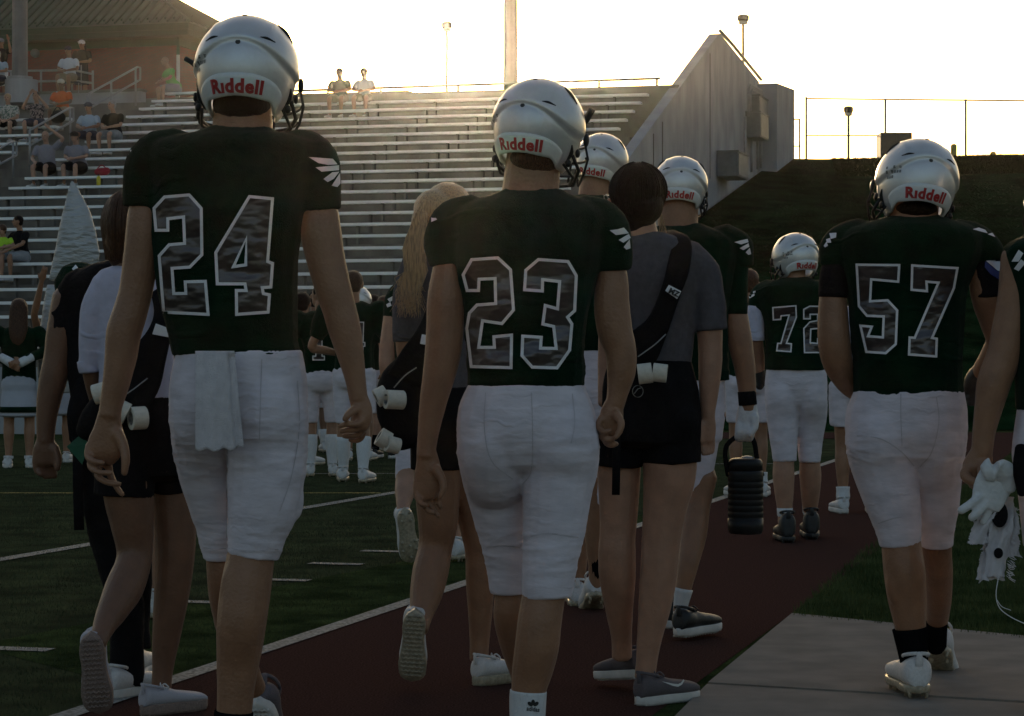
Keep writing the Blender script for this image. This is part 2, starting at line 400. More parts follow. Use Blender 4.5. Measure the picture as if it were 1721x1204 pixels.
# pavement in two slabs with an open joint
pa = [G(1128, 1216), G(1188, 1155.5), G(1850, 1196), G(2300, 1300), G(1900, 1500), G(900, 1480)]
pb = [G(1190, 1152.5), G(1331, 1035), G(1850, 1086), G(2600, 1180), G(1850, 1192)]
pv = empty('pavement', (0, 0, 0)); tag(pv, kind='structure')
for pts in (pa, pb):
    mb = MB(); mb.prism([(p.x, p.y, -0.05) for p in pts], (0, 0, 0.062)); mb.build('slab', 'pave_concrete', pv)
# lawn strip to the track's right
sheet('grass_strip', [(XR(-2) , 9.3), (XR(31.2), 31.2), (60, 31.2), (60, 2), (3, 2)], -0.002, 'lawn')

def blades(name, poly, n, h, w, seed, m='grass_blade', cond=None, zf=None):
    rs = np.random.RandomState(seed); xs = [p[0] for p in poly]; ys = [p[1] for p in poly]
    px = rs.uniform(min(xs), max(xs), n * 3); py = rs.uniform(min(ys), max(ys), n * 3)
    ins = np.zeros(len(px), bool); k = len(poly)
    for i in range(k):
        x1, y1 = poly[i][:2]; x2, y2 = poly[(i + 1) % k][:2]
        c = ((y1 > py) != (y2 > py)) & (px < (x2 - x1) * (py - y1) / (y2 - y1 + 1e-9) + x1); ins ^= c
    px = px[ins][:n]; py = py[ins][:n]; n = len(px)
    z = np.zeros(n) if zf is None else zf(px, py)
    a = rs.uniform(0, 6.28, n); hh = h * rs.uniform(0.5, 1.3, n); ln = rs.normal(0, 0.35, (n, 2)) * hh[:, None]
    wx = np.cos(a) * w / 2; wy = np.sin(a) * w / 2
    V = np.empty((n, 3, 3)); V[:, 0] = np.c_[px - wx, py - wy, z - 0.01]; V[:, 1] = np.c_[px + wx, py + wy, z - 0.01]; V[:, 2] = np.c_[px + ln[:, 0], py + ln[:, 1], z + hh]
    me = bpy.data.meshes.new(name); me.vertices.add(n * 3); me.vertices.foreach_set('co', V.ravel().astype(np.float32))
    me.loops.add(n * 3); me.loops.foreach_set('vertex_index', np.arange(n * 3, dtype=np.int32))
    me.polygons.add(n); me.polygons.foreach_set('loop_start', np.arange(0, n * 3, 3, dtype=np.int32)); me.polygons.foreach_set('loop_total', np.full(n, 3, np.int32))
    me.update(); me.validate(); me.materials.append(MATS[m])
    return tag(link(name, me), kind='stuff')
blades('lawn_grass', [(1.19, 10.27), (2.06, 13.8), (XR(22), 22), (9, 22), (5, 8.0), (2.1, 9.36)], 150000, 0.038, 0.006, 3)
blades('turf_grass', [(-3.6, 6.6), (XL(6.6) - .09, 6.6), (XL(26) - .09, 26), (-6.5, 26)], 330000, 0.010, 0.004, 5, m='turf_fibre')

# ---------------------------------------------------------------- hill
def hillz(x, y):
    t = np.clip((np.asarray(y, float) - 34.6) / (70 - 34.6), 0, 1)
    return 6.72 * (t * 1.02 - 0.02 * np.sin(t * math.pi)) + 0.06 * np.sin(np.asarray(x) * 0.5) * t
mb = MB(); nx, ny = 60, 50
X0 = np.linspace(-10, 60, nx); Y0 = np.concatenate([np.linspace(34.6, 70, 36), np.linspace(71, 130, 14)])
for j in range(ny):
    for i in range(nx):
        y = Y0[j]; xx = X0[i]
        lim = -10.9 * CT + (y + (-10.9) * ST) / CT * ST     # stays right of the stand's end wall
        x = max(xx, lim + 0.12) if xx < lim + 0.12 else xx
        mb.v.append((x, y, float(hillz(x, y))))
for j in range(ny - 1):
    for i in range(nx - 1):
        mb.f.append((j * nx + i, j * nx + i + 1, (j + 1) * nx + i + 1, (j + 1) * nx + i)); mb.mi.append(0)
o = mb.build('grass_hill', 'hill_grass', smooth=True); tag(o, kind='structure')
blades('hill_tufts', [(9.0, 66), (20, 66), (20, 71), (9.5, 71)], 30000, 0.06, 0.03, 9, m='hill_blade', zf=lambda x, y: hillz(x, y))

# ---------------------------------------------------------------- grandstand
V0, PV, ZS, RZ = 38.0, 0.76, 1.517, 0.266
def seat(k): return V0 + PV * k, ZS + RZ * k       # distance along v and seat height of bench row k
gs = empty('grandstand', S(-24, 38, 0), 'concrete grandstand with long aluminium bench rows across the end of the field', 'grandstand')
mb = MB(); mb.sbox(-46, -10.9, 30.3, 30.6, -0.05, 0.92); mb.build('front_wall', 'wall_concrete', gs)
mb = MB(); mb.sbox(-46, -10.9, 30.6, 37.0, 0.2, 0.86); mb.build('walkway_deck', 'stand_concrete', gs)
mb = MB(); mb.sbox(-11.25, -10.9, 30.6, 37.5, -0.05, 0.92); mb.build('side_wall', 'wall_concrete', gs)
for k in range(-1, 25):
    v, z = seat(k); u1 = -11.27 if k <= 22 else -24.1
    mb = MB(); mb.sbox(-46, u1, v - 0.30, v + 0.46 + 0.002, z - 1.2, z - 0.43); mb.build('step', 'stand_concrete', gs)
rnd = random.Random(4)
bracket_z = 0.40
for k in range(-1, 24):
    v, z = seat(k)
    segs = []
    if k <= 21: segs.append((-24.1, -11.4))
    else: segs.append((-24.1, -22.0 if k == 22 else -22.3))
    if k <= 20: segs.append((-45.5, -25.6))
    for (a, b) in segs:
        mb = MB(); mb.sbox(a, b, v - 0.12, v + 0.13, z - 0.055, z)
        pl = mb.build('bench_plank', 'aluminium', gs)
        br = MB(); q = a + 0.3
        while q < b - 0.1:
            br.sbox(q - 0.022, q + 0.022, v - 0.03, v + 0.09, z - 0.435, z - 0.056); q += 1.45
        pl['_off'] = list(gs.location)
        o = br.build('bench_bracket', 'stand_concrete', pl); tag(o, kind='stuff')
        del pl['_off']
# top parapet of the stand
v21, z21 = seat(22)
mb = MB(); mb.sbox(-24.1, -10.95, v21 + 0.47, v21 + 0.75, z21 - 1.2, z21 + 0.06); mb.build('back_parapet', 'stand_concrete', gs)
def px_on_v(x, y, v):       # photo pixel on the vertical plane at stadium distance v
    xs = (x - CX) / F; Y = v / (xs * ST + CT); return Vector((xs * Y, Y, CH + (HY - y) / F * Y))
def px_on_u(x, y, u):
    xs = (x - CX) / F; Y = -u / (ST - xs * CT); return Vector((xs * Y, Y, CH + (HY - y) / F * Y))
# railing on top of the stand
vr = v21 + 0.6
def railing(label, posts, rails, r=0.03, loc=None):
    t = empty('metal_railing', loc, label, 'railing', 'galvanised railings on the stand')
    for a, b in posts:
        mb = MB(); mb.rod(a, b, r); mb.build('post', 'galvanised', t, smooth=True)
    for pts in rails:
        mb = MB(); mb.path(pts, r); mb.build('rail', 'galvanised', t, smooth=True)
    return t
top = [px_on_v(x, y, vr) for x, y in ((440, 156), (560, 150), (800, 143), (1108, 132))]
zt = CH + 0.0
posts = []
for x, yb, yt in ((1104, 150, 133), (1007, 152, 138), (640, 160, 147), (551, 162, 150), (900, 152, 139), (770, 156, 143)):
    posts.append((px_on_v(x, yb + 6, vr), px_on_v(x, yt, vr)))
railing('low metal rail along the top edge of the empty bench rows', posts, [[px_on_v(x, y, vr) for x, y in ((440, 155), (1110, 132))]], 0.03, px_on_v(1000, 150, vr))
# landing with parapet, deck and pedestal at the upper left
lw = empty('landing_wall', S(-30, 56, 6.4), 'low concrete parapet wall below the landing rail beside the orange shirt man', 'wall')
mb = MB(); mb.sbox(-46, -25.0, 56.0, 56.3, 6.4, 7.76); mb.build('wall', 'wall_concrete', lw)
mb = MB(); mb.sbox(-46, -24.98, 55.94, 56.34, 7.762, 7.83); mb.build('coping', 'stand_concrete', lw)
mb = MB(); mb.sbox(-46, -18.0, 56.4, 90, 6.6, 7.62); tag(mb.build('upper_deck', 'stand_concrete'), kind='structure')
pv1 = 56.15
railing('pipe railing on the landing wall behind the orange shirt man',
        [(px_on_v(x, 157, pv1), px_on_v(x, 119, pv1)) for x in (-20, 18, 69, 121, 156)],
        [[px_on_v(x, y, pv1) for x, y in pts] for pts in (((-40, 121), (122, 118), (156, 125)), ((-40, 139), (122, 136), (156, 140)))], 0.028, px_on_v(69, 157, pv1))
def hand_rail(label, pts, post_x, uu=-24.9, drop=58):
    a, b = px_on_u(*pts[0], uu), px_on_u(*pts[1], uu)
    d = Vector((0, 0, -0.36))
    posts = []
    for x in post_x:
        f = (x - pts[0][0]) / (pts[1][0] - pts[0][0]); y = pts[0][1] + f * (pts[1][1] - pts[0][1])
        p = px_on_u(x, y, uu); posts.append((p - Vector((0, 0, 0.95)), p))
    loop = [a + d, a, b, b + (b - a).normalized() * 0.18 + Vector((0, 0, -0.05)), b + (b - a).normalized() * 0.18 + d, b + d, a + d]
    return railing(label, posts, [loop], 0.026, a - Vector((0, 0, 1)))
hand_rail('sloping stair handrail with rounded end against the brick wall', ((145, 160), (231, 113)), (150, 187, 228))
hand_rail('sloping stair handrail between the camera user and the light blue shirt man', ((50, 219), (118, 181)), (50, 118), uu=-25.1)
hand_rail('short sloping stair handrail low beside the hand on head man', ((-25, 262), (22, 238)), (-20, 22), uu=-25.2)

# end wall of the stand, a gable of board marked concrete
UW = -10.9
ew = empty('retaining_wall', S(UW, 60, 0), 'tall pointed concrete end wall of the stand with electrical boxes', 'wall')
def wallpt(x, y): return px_on_u(x, y, UW)
prof = [wallpt(*p) for p in ((1060, 262), (1208, 57), (1211, 57), (1276, 138), (1276, 420))]
base = S(UW, 38, 0); lowl = Vector(prof[0]); 
lo_a = S(UW, 37.5, 0.9); 
poly = [S(UW, 37.5, -0.2), lo_a, *[Vector(p) for p in prof[:-1]], Vector((prof[3].x, prof[3].y, -0.2))]
mb = MB(); mb.prism(poly, S(-0.25, 0, 0)); mb.build('gable_wall', 'wall_concrete', ew)
a1, a2 = wallpt(1276, 143), wallpt(1303, 143)
mb = MB()
q = [wallpt(1273, 141), wallpt(1304, 152)]
mb.prism([Vector((q[0].x, q[0].y, 3)), Vector(q[0]), Vector(q[1]) , Vector((q[1].x, q[1].y, 3))], S(0.55, 0, 0)); mb.build('buttress', 'wall_concrete', ew)
q = [wallpt(1304, 176), wallpt(1335, 215), wallpt(1335, 275)]
mb = MB(); mb.prism([Vector((q[0].x, q[0].y, 3)), Vector(q[0]), Vector(q[1]), Vector((q[1].x, q[1].y, 3))], S(-0.35, 0, 0)); mb.build('low_wall', 'wall_concrete', ew)
# railing strip on the gable
mb = MB(); mb.path([wallpt(1210, 52), wallpt(1230, 74), wallpt(1279, 134)], 0.05); mb.build('edge_rail', 'galvanised', ew, smooth=True)
# board joints
for (xa, ya, xb, yb) in ((1098, 225, 1098, 330), (1193, 90, 1193, 300), (1113, 205, 1113, 330)):
    a, b = wallpt(xa, ya), wallpt(xb, yb)
    mb = MB(); d = S(0, .025, 0); off = S(0.012, 0, 0)
    mb.prism([a - d + off, a + d + off, b + d + off, b - d + off], S(-0.02, 0, 0)); mb.build('joint_strip', 'stand_concrete', ew)
def wbox(name, label, x0, y0, x1, y1, dep, m='box_grey'):
    a, b = wallpt(x0, y0), wallpt(x1, y0); zt, zb = a.z, wallpt(x0, y1).z
    va = a.x * ST + a.y * CT; vb = b.x * ST + b.y * CT
    t = empty(name, S(UW + dep / 2, (va + vb) / 2, zb), label, 'electrical box', 'electrical boxes on the end wall')
    mb = MB(); mb.sbox(UW + 0.01, UW + dep, va, vb, zb, zt); mb.build('cabinet', m, t, bevel=0.015)
    mb = MB(); mb.sbox(UW + 0.01, UW + dep + 0.03, va - 0.03, vb + 0.03, zt + 0.002, zt + 0.04); mb.build('lid', m, t)
    mb = MB(); mb.sbox(UW + dep + .003, UW + dep + 0.02, va + 0.04, vb - 0.04, zb + 0.04, zt - 0.04); mb.build('door', m, t)
    return t
wbox('electrical_box', 'wide low grey box at the foot of the concrete wall above the grass', 1204, 256, 1222, 297, 0.55)
wbox('electrical_box', 'upper grey switch box under the bent conduit on the concrete wall', 1258, 162, 1272, 196, 0.30)
wbox('electrical_box', 'grey meter box directly below the conduit bend', 1252, 190, 1266, 231, 0.42)
wbox('electrical_box', 'narrow grey box beside the buttress of the concrete wall', 1276, 200, 1286, 238, 0.30)
cd = empty('electrical_conduit', wallpt(1247, 300) , 'bent grey conduit pipes running down the concrete wall to the boxes', 'conduit')
o1 = S(0.12, 0, 0)
for pts in (((1245, 300), (1245, 196)), ((1251, 196), (1251, 150), (1253, 143), (1260, 146), (1284, 160)), ((1254, 196), (1254, 156), (1257, 150), (1262, 152), (1284, 166)), ((1256, 232), (1256, 290)), ((1266, 232), (1266, 285)), ((1272, 240), (1272, 283)), ((1280, 240), (1280, 278))):
    mb = MB(); mb.path([wallpt(*p) + o1 for p in pts], 0.035); mb.build('pipe', 'galvanised', cd, smooth=True)

# ---------------------------------------------------------------- lamps, poles, fence, bollards on the crest
def lamp(label, x, ytop, ybase, Y, w):
    a = P(x, ybase + 12, Y); b = P(x, ytop + 8, Y); s = Y / F
    t = empty('lamp_post', a, label, 'lamp post', 'box headed lamp posts')
    mb = MB(); mb.rod(a, b, 2.2 * s, 10); mb.build('post', 'dark_metal', t, smooth=True)
    mb = MB(); tube_into(mb, [(b + Vector((0, 0, 0.0)), w * .42 * s, w * .42 * s), (b + Vector((0, 0, 3 * s)), w * .5 * s, w * .5 * s), (b + Vector((0, 0, 9 * s)), w * .5 * s, w * .5 * s), (b + Vector((0, 0, 11 * s)), w * .3 * s, w * .3 * s)], 14, 0, 0, sub=0)
    mb.build('lamp_head', 'dark_metal', t)
    mb = MB(); mb.rod(b - Vector((0, 0, 5 * s)), b - Vector((0, 0, .2 * s)), w * .36 * s, 12, r2=w * .4 * s); mb.build('lens', 'tape_cream', t)
    return t
lamp('tall lamp post rising behind the pointed concrete wall', 1249, 28, 300, 90, 20)
lamp('small lamp post behind the wire fence on the grass hill', 1426, 182, 268, 95, 16)
def flight_pole(label, x0, x1, ytop, ybase, Y):
    a = P((x0 + x1) / 2, ybase, Y); w = (x1 - x0) / 2 * Y / F
    t = empty('floodlight_pole', a, label, 'pole', 'floodlight poles at the stand')
    top = P((x0 + x1) / 2, ytop, Y)
    mb = MB(); tube_into(mb, [(a, w, w), (top, w * .9, w * .9)], 12, 0, 0, sub=0); mb.build('pole', 'pole_paint', t, smooth=False)
    mb = MB(); mb.rod(a - Vector((0, 0, .02)), a + Vector((0, 0, 0.07)), w * 1.6, 16); mb.build('base_plate', 'galvanised', t)
    return t
flight_pole('thick grey floodlight pole on a round concrete pedestal before the brick building', 20, 47, -120, 134, 61.2)
flight_pole('pale floodlight pole rising behind the middle of the stand near the sun', 846, 870, -120, 160, 62)
pd_ = empty('pole_pedestal', P(36, 170, 61.2), 'round concrete pedestal under the thick grey floodlight pole', 'pedestal')
mb = MB(); a = P(36, 175, 61.2); mb.rod(a, P(36, 135, 61.2), 0.42, 24); mb.build('pedestal', 'wall_concrete', pd_)
YF = 72.0
fn = empty('wire_fence', P(1488, 268, YF), 'tall wire fence with thin pipe frame along the top of the grass hill', 'fence')
for x in (1355, 1488, 1623, 1757):
    mb = MB(); mb.rod(P(x, 276, YF), P(x, 163 if x == 1355 else 167, YF), 0.035, 8); mb.build('post', 'galvanised', fn, smooth=True)
mb = MB(); mb.path([P(1355, 166, YF), P(1760, 170, YF)], 0.024); mb.build('top_rail', 'galvanised', fn, smooth=True)
mb = MB(); mb.path([P(1355, 228, YF), P(1475, 228, YF)], 0.02); mb.build('middle_rail', 'galvanised', fn, smooth=True)
wf = empty('wire_gate', P(1344, 268, 74), 'narrow wire gate frame between the low wall and the fence', 'gate')
for x in (1330, 1344):
    mb = MB(); mb.rod(P(x, 276, 74), P(x, 200, 74), 0.03, 8); mb.build('post', 'galvanised', wf, smooth=True)
for y in (201, 246):
    mb = MB(); mb.path([P(1330, y, 74), P(1344, y, 74)], 0.022); mb.build('rail', 'galvanised', wf, smooth=True)
bx = empty('storage_cabinet', P(1506, 268, 71), 'dark two door cabinet on the crest above the grass hill', 'cabinet')
s_ = 71 / F
for (x0, x1) in ((1480, 1507), (1507.4, 1533)):
    a, b = P(x0, 272, 71), P(x1, 223, 71); mb = MB(); mb.box(a.x, b.x, 71, 71.03, a.z, b.z); mb.build('door', 'dark_metal', bx)
a, b = P(1480, 272, 71), P(1533, 223, 71); mb = MB(); mb.box(a.x, b.x, 71.035, 71.8, a.z, b.z - 0.01); mb.build('body', 'dark_metal', bx)
for x, yt, w, l in ((1603, 242, 5.2, 'taller pale bollard beside the fence post on the hill crest'), (1669, 255, 5.2, 'shorter pale bollard standing alone on the hill crest')):
    t = empty('bollard', P(x, 272, 71), l, 'bollard', 'pale bollards on the crest')
    mb = MB(); s_ = 71 / F; tube_into(mb, [(P(x, 274, 71), w * s_, w * s_), (P(x, yt + 3, 71), w * s_, w * s_)], 14, 0, 0.6, sub=1); mb.build('post', 'bollard_yellow', t, smooth=True)

# ---------------------------------------------------------------- brick building with standing seam roof
bd = empty('brick_building', S(-32, 63, 7.6), 'red brick building with green hipped metal roof behind the stand', 'building')
UC, VB, VE = -27.0, 63.0, 67.4
ze = 10.08
mb = MB(); mb.sbox(-46, UC, VB, VE, 7.0, ze); mb.build('wall', 'brick_wall', bd)
ov = 0.55
mb = MB(); mb.sbox(-46, UC + ov, VB - ov, VE + ov, ze + 0.002, ze + 0.16); mb.build('soffit', 'trim_green', bd)
mb = MB(); mb.sbox(-46, UC + ov + .03, VB - ov - .03, VE + ov + .03, ze + 0.162, ze + 0.34); mb.build('fascia', 'trim_green', bd)
mb = MB(); mb.sbox(-46, UC + .05, VB - .05, VE + .05, ze - 0.22, ze); mb.build('frieze', 'trim_green', bd)
zr = ze + 0.345; half = (VE - VB) / 2 + ov + 0.05; pitch = 0.60
ue, v0_, v1_ = UC + ov + .05, VB - ov - .05, VE + ov + .05; vm = (v0_ + v1_) / 2; zt_ = zr + half * pitch
rf = empty('tmp', (0, 0, 0)); bpy.data.objects.remove(rf)
mb = MB()
A, B, C_, D_ = S(-46, v0_, zr), S(ue, v0_, zr), S(ue, v1_, zr), S(-46, v1_, zr); E_, F_ = S(ue - half, vm, zt_), S(-46, vm, zt_)
mb.add([A, B, C_, D_, E_, F_], [(0, 1, 4, 5), (1, 2, 4), (2, 3, 5, 4), (0, 3, 2, 1), (0, 5, 3)])
roof = mb.build('roof', 'roof_green', bd); roof['_off'] = list(bd.location)
u = ue - 0.12; 
while u > -40:
    t_ = min(1.0, (ue - u) / half); b_ = S(u, v0_ + half * t_, zr + half * pitch * t_ + .03)
    mb = MB(); a_ = S(u, v0_ + .01, zr + .03); w_ = S(0.022, 0, 0); h_ = Vector((0, 0, 0.055))
    mb.hexa([a_ - w_, a_ + w_, b_ + w_, b_ - w_, a_ - w_ + h_, a_ + w_ + h_, b_ + w_ + h_, b_ - w_ + h_]); mb.build('roof_seam', 'trim_green', roof)
    mb = MB(); c_ = a_ + (b_ - a_).normalized() * 0.2 + S(0.13, 0, 0); mb.hexa([c_ - w_, c_ + w_, c_ + w_ + S(0, .05, .03), c_ - w_ + S(0, .05, .03), c_ - w_ + h_, c_ + w_ + h_, c_ + w_ + h_ + S(0, .05, .03), c_ - w_ + h_ + S(0, .05, .03)]); mb.build('snow_guard', 'trim_green', roof)
    u -= 0.27
for (a_, b_) in ((B, E_), (C_, E_)):
    mb = MB(); mb.rod(a_ + Vector((0, 0, .04)), b_ + Vector((0, 0, .04)), 0.06, 6); mb.build('hip_cap', 'roof_green', roof)
v = v0_ + 0.3
while v < v1_:
    t_ = (v - v0_) / half if v < vm else (v1_ - v) / half
    a_ = S(ue - .01, v, zr + .02); b_ = S(ue - half * t_, v, zr + half * pitch * t_ + .02); mb = MB(); w_ = S(0, .022, 0); h_ = Vector((0, 0, .05))
    mb.hexa([a_ - w_, a_ + w_, b_ + w_, b_ - w_, a_ - w_ + h_, a_ + w_ + h_, b_ + w_ + h_, b_ - w_ + h_]); mb.build('roof_seam', 'trim_green', roof); v += 0.4
del roof['_off']
mb = MB(); a_ = px_on_v(60, 90, VB - .03); tube_into(mb, [(a_, .13, .13), (a_ - S(0, .1, 0), .12, .12)], 20, 0, .3, sub=0, ref=np.array([0, 0, 1.0])); mb.build('round_vent', 'box_grey', bd)  # round grey vent on the brick wall, no lamp
mb = MB(); a_ = S(UC + .06, VB - .1, ze); mb.path([a_ + Vector((0, 0, .2)), a_ - Vector((0, 0, .5))], .045); mb.build('downspout', 'trim_green', bd)
mb = MB(); mb.path([a_ - Vector((0, 0, .502)), a_ - Vector((0, 0, 2.4))], .05); mb.build('lower_downspout', 'sole_white', bd)
# ================================================================ PEOPLE: shared pieces
def smooth01(t): t = max(0.0, min(1.0, t)); return t * t * (3 - 2 * t)
def interp(tab, x):
    for (a, va), (b, vb) in zip(tab, tab[1:]):
        if a <= x <= b: return va + (vb - va) * smooth01((x - a) / (b - a))
    return tab[-1][1]
PHI = [(0, 124), (45, 126), (78, 139), (108, 141), (130, 122), (146, 74), (181, 63)]
def hz(c): return c * 1.05 if c > 0 else c * 1.30
def shell_pt(th, ph, off=0.0):     # th degrees from the back of the head, ph from the crown
    t, p = R(th), R(ph)
    x = math.sin(p) * math.sin(t); y = -math.sin(p) * math.cos(t); z = hz(math.cos(p))
    r = 1.0
    if y < 0.5:
        za = 0.34 - 0.55 * x * x
        r += 0.060 * smooth01((z - za) / 0.085) - 0.010 * math.exp(-((z - za + 0.03) / 0.03) ** 2)
    # side ridges
    r += 0.02 * math.exp(-((abs(x) - 0.55) / 0.06) ** 2) * smooth01((z - 0.3) / 0.3)
    return Vector((x * (r + off), y * (r * 1.16 + off), z * (r + off * 0.6)))
HM = {}
def helmet_meshes():
    nt_, np_ = 96, 52; mb = MB(); g = []
    for i in range(np_ + 1):
        row = []
        for j in range(nt_):
            th = 360 * j / nt_; a = th if th <= 180 else 360 - th
            row.append(shell_pt(th, max(0.5, interp(PHI, a) * i / np_)))
        g.append(row)
    vs = [p for r_ in g for p in r_]; fs = []
    for i in range(np_):
        for j in range(nt_):
            fs.append((i * nt_ + j, i * nt_ + (j + 1) % nt_, (i + 1) * nt_ + (j + 1) % nt_, (i + 1) * nt_ + j))
    fs.append(tuple(range(nt_)))
    # inner lining
    b = len(vs)
    for i in (np_, np_ - 6, np_ - 16, np_ - 30):
        for j in range(nt_):
            th = 360 * j / nt_; a = th if th <= 180 else 360 - th
            vs.append(shell_pt(th, interp(PHI, a) * i / np_, -0.10 if i < np_ else -0.07))
    for j in range(nt_):
        fs.append((np_ * nt_ + j, np_ * nt_ + (j + 1) % nt_, b + (j + 1) % nt_, b + j))
        for k in range(3): fs.append((b + k * nt_ + j, b + k * nt_ + (j + 1) % nt_, b + (k + 1) * nt_ + (j + 1) % nt_, b + (k + 1) * nt_ + j))
    mb.add(vs, fs); 
    def grab(mb, name, m, smooth=True):
        o = mb.build(name, m, None, smooth=smooth); me = o.data; bpy.data.objects.remove(o); me.name = name; return me
    HM['shell'] = grab(mb, 'helmet_shell', 'helmet_silver')
    # rear bumper: a padded strip along the back rim
    mb = MB(); n, k = 40, 10; ri = []
    for i in range(n + 1):
        th = -66 + 132 * i / n; e = abs(th) / 66
        lo = interp(PHI, abs(th)) + 0.6; hi = 104.0 + 14 * e ** 3
        ring = []
        for j in range(k):
            a = 2 * math.pi * j / k; s = 0.5 + 0.5 * math.cos(a) ; w = math.sin(a)
            cs = abs(math.cos(a)) ** 0.5 * (1 if math.cos(a) >= 0 else -1)
            ph = (lo + hi) / 2 + (lo - hi) / 2 * cs
            ring.append(shell_pt(th, ph, 0.012 + 0.040 * max(w, -0.6) * (1 - 0.4 * e)))
        ri.append(ring)
    vs = [p for r_ in ri for p in r_]; fs = [(i * k + j, i * k + (j + 1) % k, (i + 1) * k + (j + 1) % k, (i + 1) * k + j) for i in range(n) for j in range(k)]
    fs += [tuple(range(k)), tuple(n * k + j for j in range(k - 1, -1, -1))]
    mb.add(vs, fs); HM['bumper'] = grab(mb, 'rear_bumper', 'helmet_bumper')
    # lettering on the bumper
    cu = bpy.data.curves.new('t', 'FONT'); cu.body = 'R\u0131ddell'; cu.size = 1.0; cu.align_x = 'CENTER'; cu.offset = 0.045; cu.resolution_u = 3
    cu.space_character = 1.08
    to = bpy.data.objects.new('t', cu); COL.objects.link(to)
    dg = bpy.context.evaluated_depsgraph_get(); me = bpy.data.meshes.new_from_object(to.evaluated_get(dg)); bpy.data.objects.remove(to)
    xs = [v.co.x for v in me.vertices]; ys = [v.co.y for v in me.vertices]; w = max(xs) - min(xs); h = max(ys)
    bm = bmesh.new(); bm.from_mesh(me)
    bmesh.ops.triangulate(bm, faces=bm.faces)
    q = min(xs)
    while q < max(xs):
        bmesh.ops.bisect_plane(bm, geom=bm.verts[:] + bm.edges[:] + bm.faces[:], plane_co=(q, 0, 0), plane_no=(1, 0, 0)); q += w / 26
    for v in bm.verts:
        tx = (v.co.x - (max(xs) + min(xs)) / 2) / w; ty = (v.co.y - h / 2) / h
        v.co = shell_pt(-tx * 66, 115.0 - ty * 12.0, 0.056)
    for v in bm.verts: v.co.x = v.co.x
    bmesh.ops.recalc_face_normals(bm, faces=bm.faces)
    bm.to_mesh(me); bm.free(); me.materials.clear(); me.materials.append(M('red_print')); me.name = 'lettering'
    # the face mirrored check: photo reads left to right seen from behind, x grows to the right
    for v in me.vertices: v.co.x = -v.co.x
    HM['lettering'] = me
    # facemask bars, chin straps, ear clips
    mb = MB()
    def bar(z, r0, a0=100, r=0.030, fy=1.25):
        pts = []
        for i in range(17):
            th = a0 + (360 - 2 * a0) * i / 16
            t = R(th); pts.append((math.sin(t) * r0, -math.cos(t) * r0 * fy, z))
        mb.path(pts, r, 6)
    for z, r0, a0 in ((-0.28, 1.10, 112), (-0.60, 1.14, 105), (-0.92, 1.10, 112), (-1.14, 0.92, 128)): bar(z, r0, a0)
    for sx in (-1, 1):
        mb.path([(sx * 1.03, 0.35, -0.22), (sx * 1.10, 0.5, -0.6), (sx * 1.02, 0.55, -0.95), (sx * .8, .9, -1.16)], 0.03, 6)
        mb.path([(sx * .35, 1.32, -0.28), (sx * .36, 1.40, -0.6), (sx * .34, 1.36, -1.14)], 0.03, 6)
    HM['facemask'] = grab(mb, 'facemask', 'black_plastic')
    mb = MB()
    for sx in (-1, 1):
        mb.path([(sx * 0.93, -0.05, -0.62), (sx * 1.0, 0.25, -0.9), (sx * 0.7, 0.8, -1.18), (0, 1.1, -1.22)], 0.045, 6)
        mb.path([(sx * 0.82, -0.28, -0.86), (sx * 0.90, 0.2, -1.08), (sx * 0.6, 0.8, -1.2)], 0.035, 6)
        ell_into(mb, (sx * 1.02, 0.02, -0.55), 0.05, 0.10, 0.10)
        ell_into(mb, (sx * 0.90, -0.20, -0.82), 0.07, 0.10, 0.09)
        ell_into(mb, (sx * 1.04, 0.42, -0.18), 0.06, 0.12, 0.16)
    HM['chin_strap'] = grab(mb, 'chin_strap', 'black_plastic')
    for i, ph in enumerate((25, 73)):
        mb = MB(); c = shell_pt(0, ph, 0.004); nrm = Vector((c.x, c.y / 1.3, c.z)).normalized()
        mb.rod(c - nrm * .03, c + nrm * 0.010, 0.052, 12); HM['bolt%d' % i] = grab(mb, 'bolt', 'dark_metal')
    q = 0
    for sx in (-1, 1):          # slots low on the back and long ones over the sides
        for tri, (w0, w1, w2) in ((((26, 67), (34, 67.5), (44, 70)), ((.008, .012), (.030, .022), (.010, .012))), (((72, 38), (78, 48), (84, 60)), ((.02, .02), (.055, .040), (.02, .02))), (((80, 108), (84, 116), (84, 128)), ((.02, .02), (.065, .05), (.03, .02)))):
            mb = MB(); pts = [shell_pt(sx * th, ph, 0.003) for th, ph in tri]
            tube_into(mb, [(pts[0], *w0), (pts[1], *w1), (pts[2], *w2)], 8, .5, .5, sub=3); HM['vent%d' % q] = grab(mb, 'vent', 'black_plastic'); q += 1
    mb = MB(); rs = random.Random(8)   # small worn sticker on the back
    for r_ in range(3):
        for c in range(7):
            if rs.random() < .3: continue
            a, b = 38 + c * 4.2, 84 + r_ * 5.5
            mb.add([shell_pt(-x, y, .006) for x, y in ((a, b), (a + 3, b), (a + 3, b + 3.4), (a, b + 3.4))], [(0, 1, 2, 3)])
    HM['sticker'] = grab(mb, 'sticker', 'box_grey')
helmet_meshes()
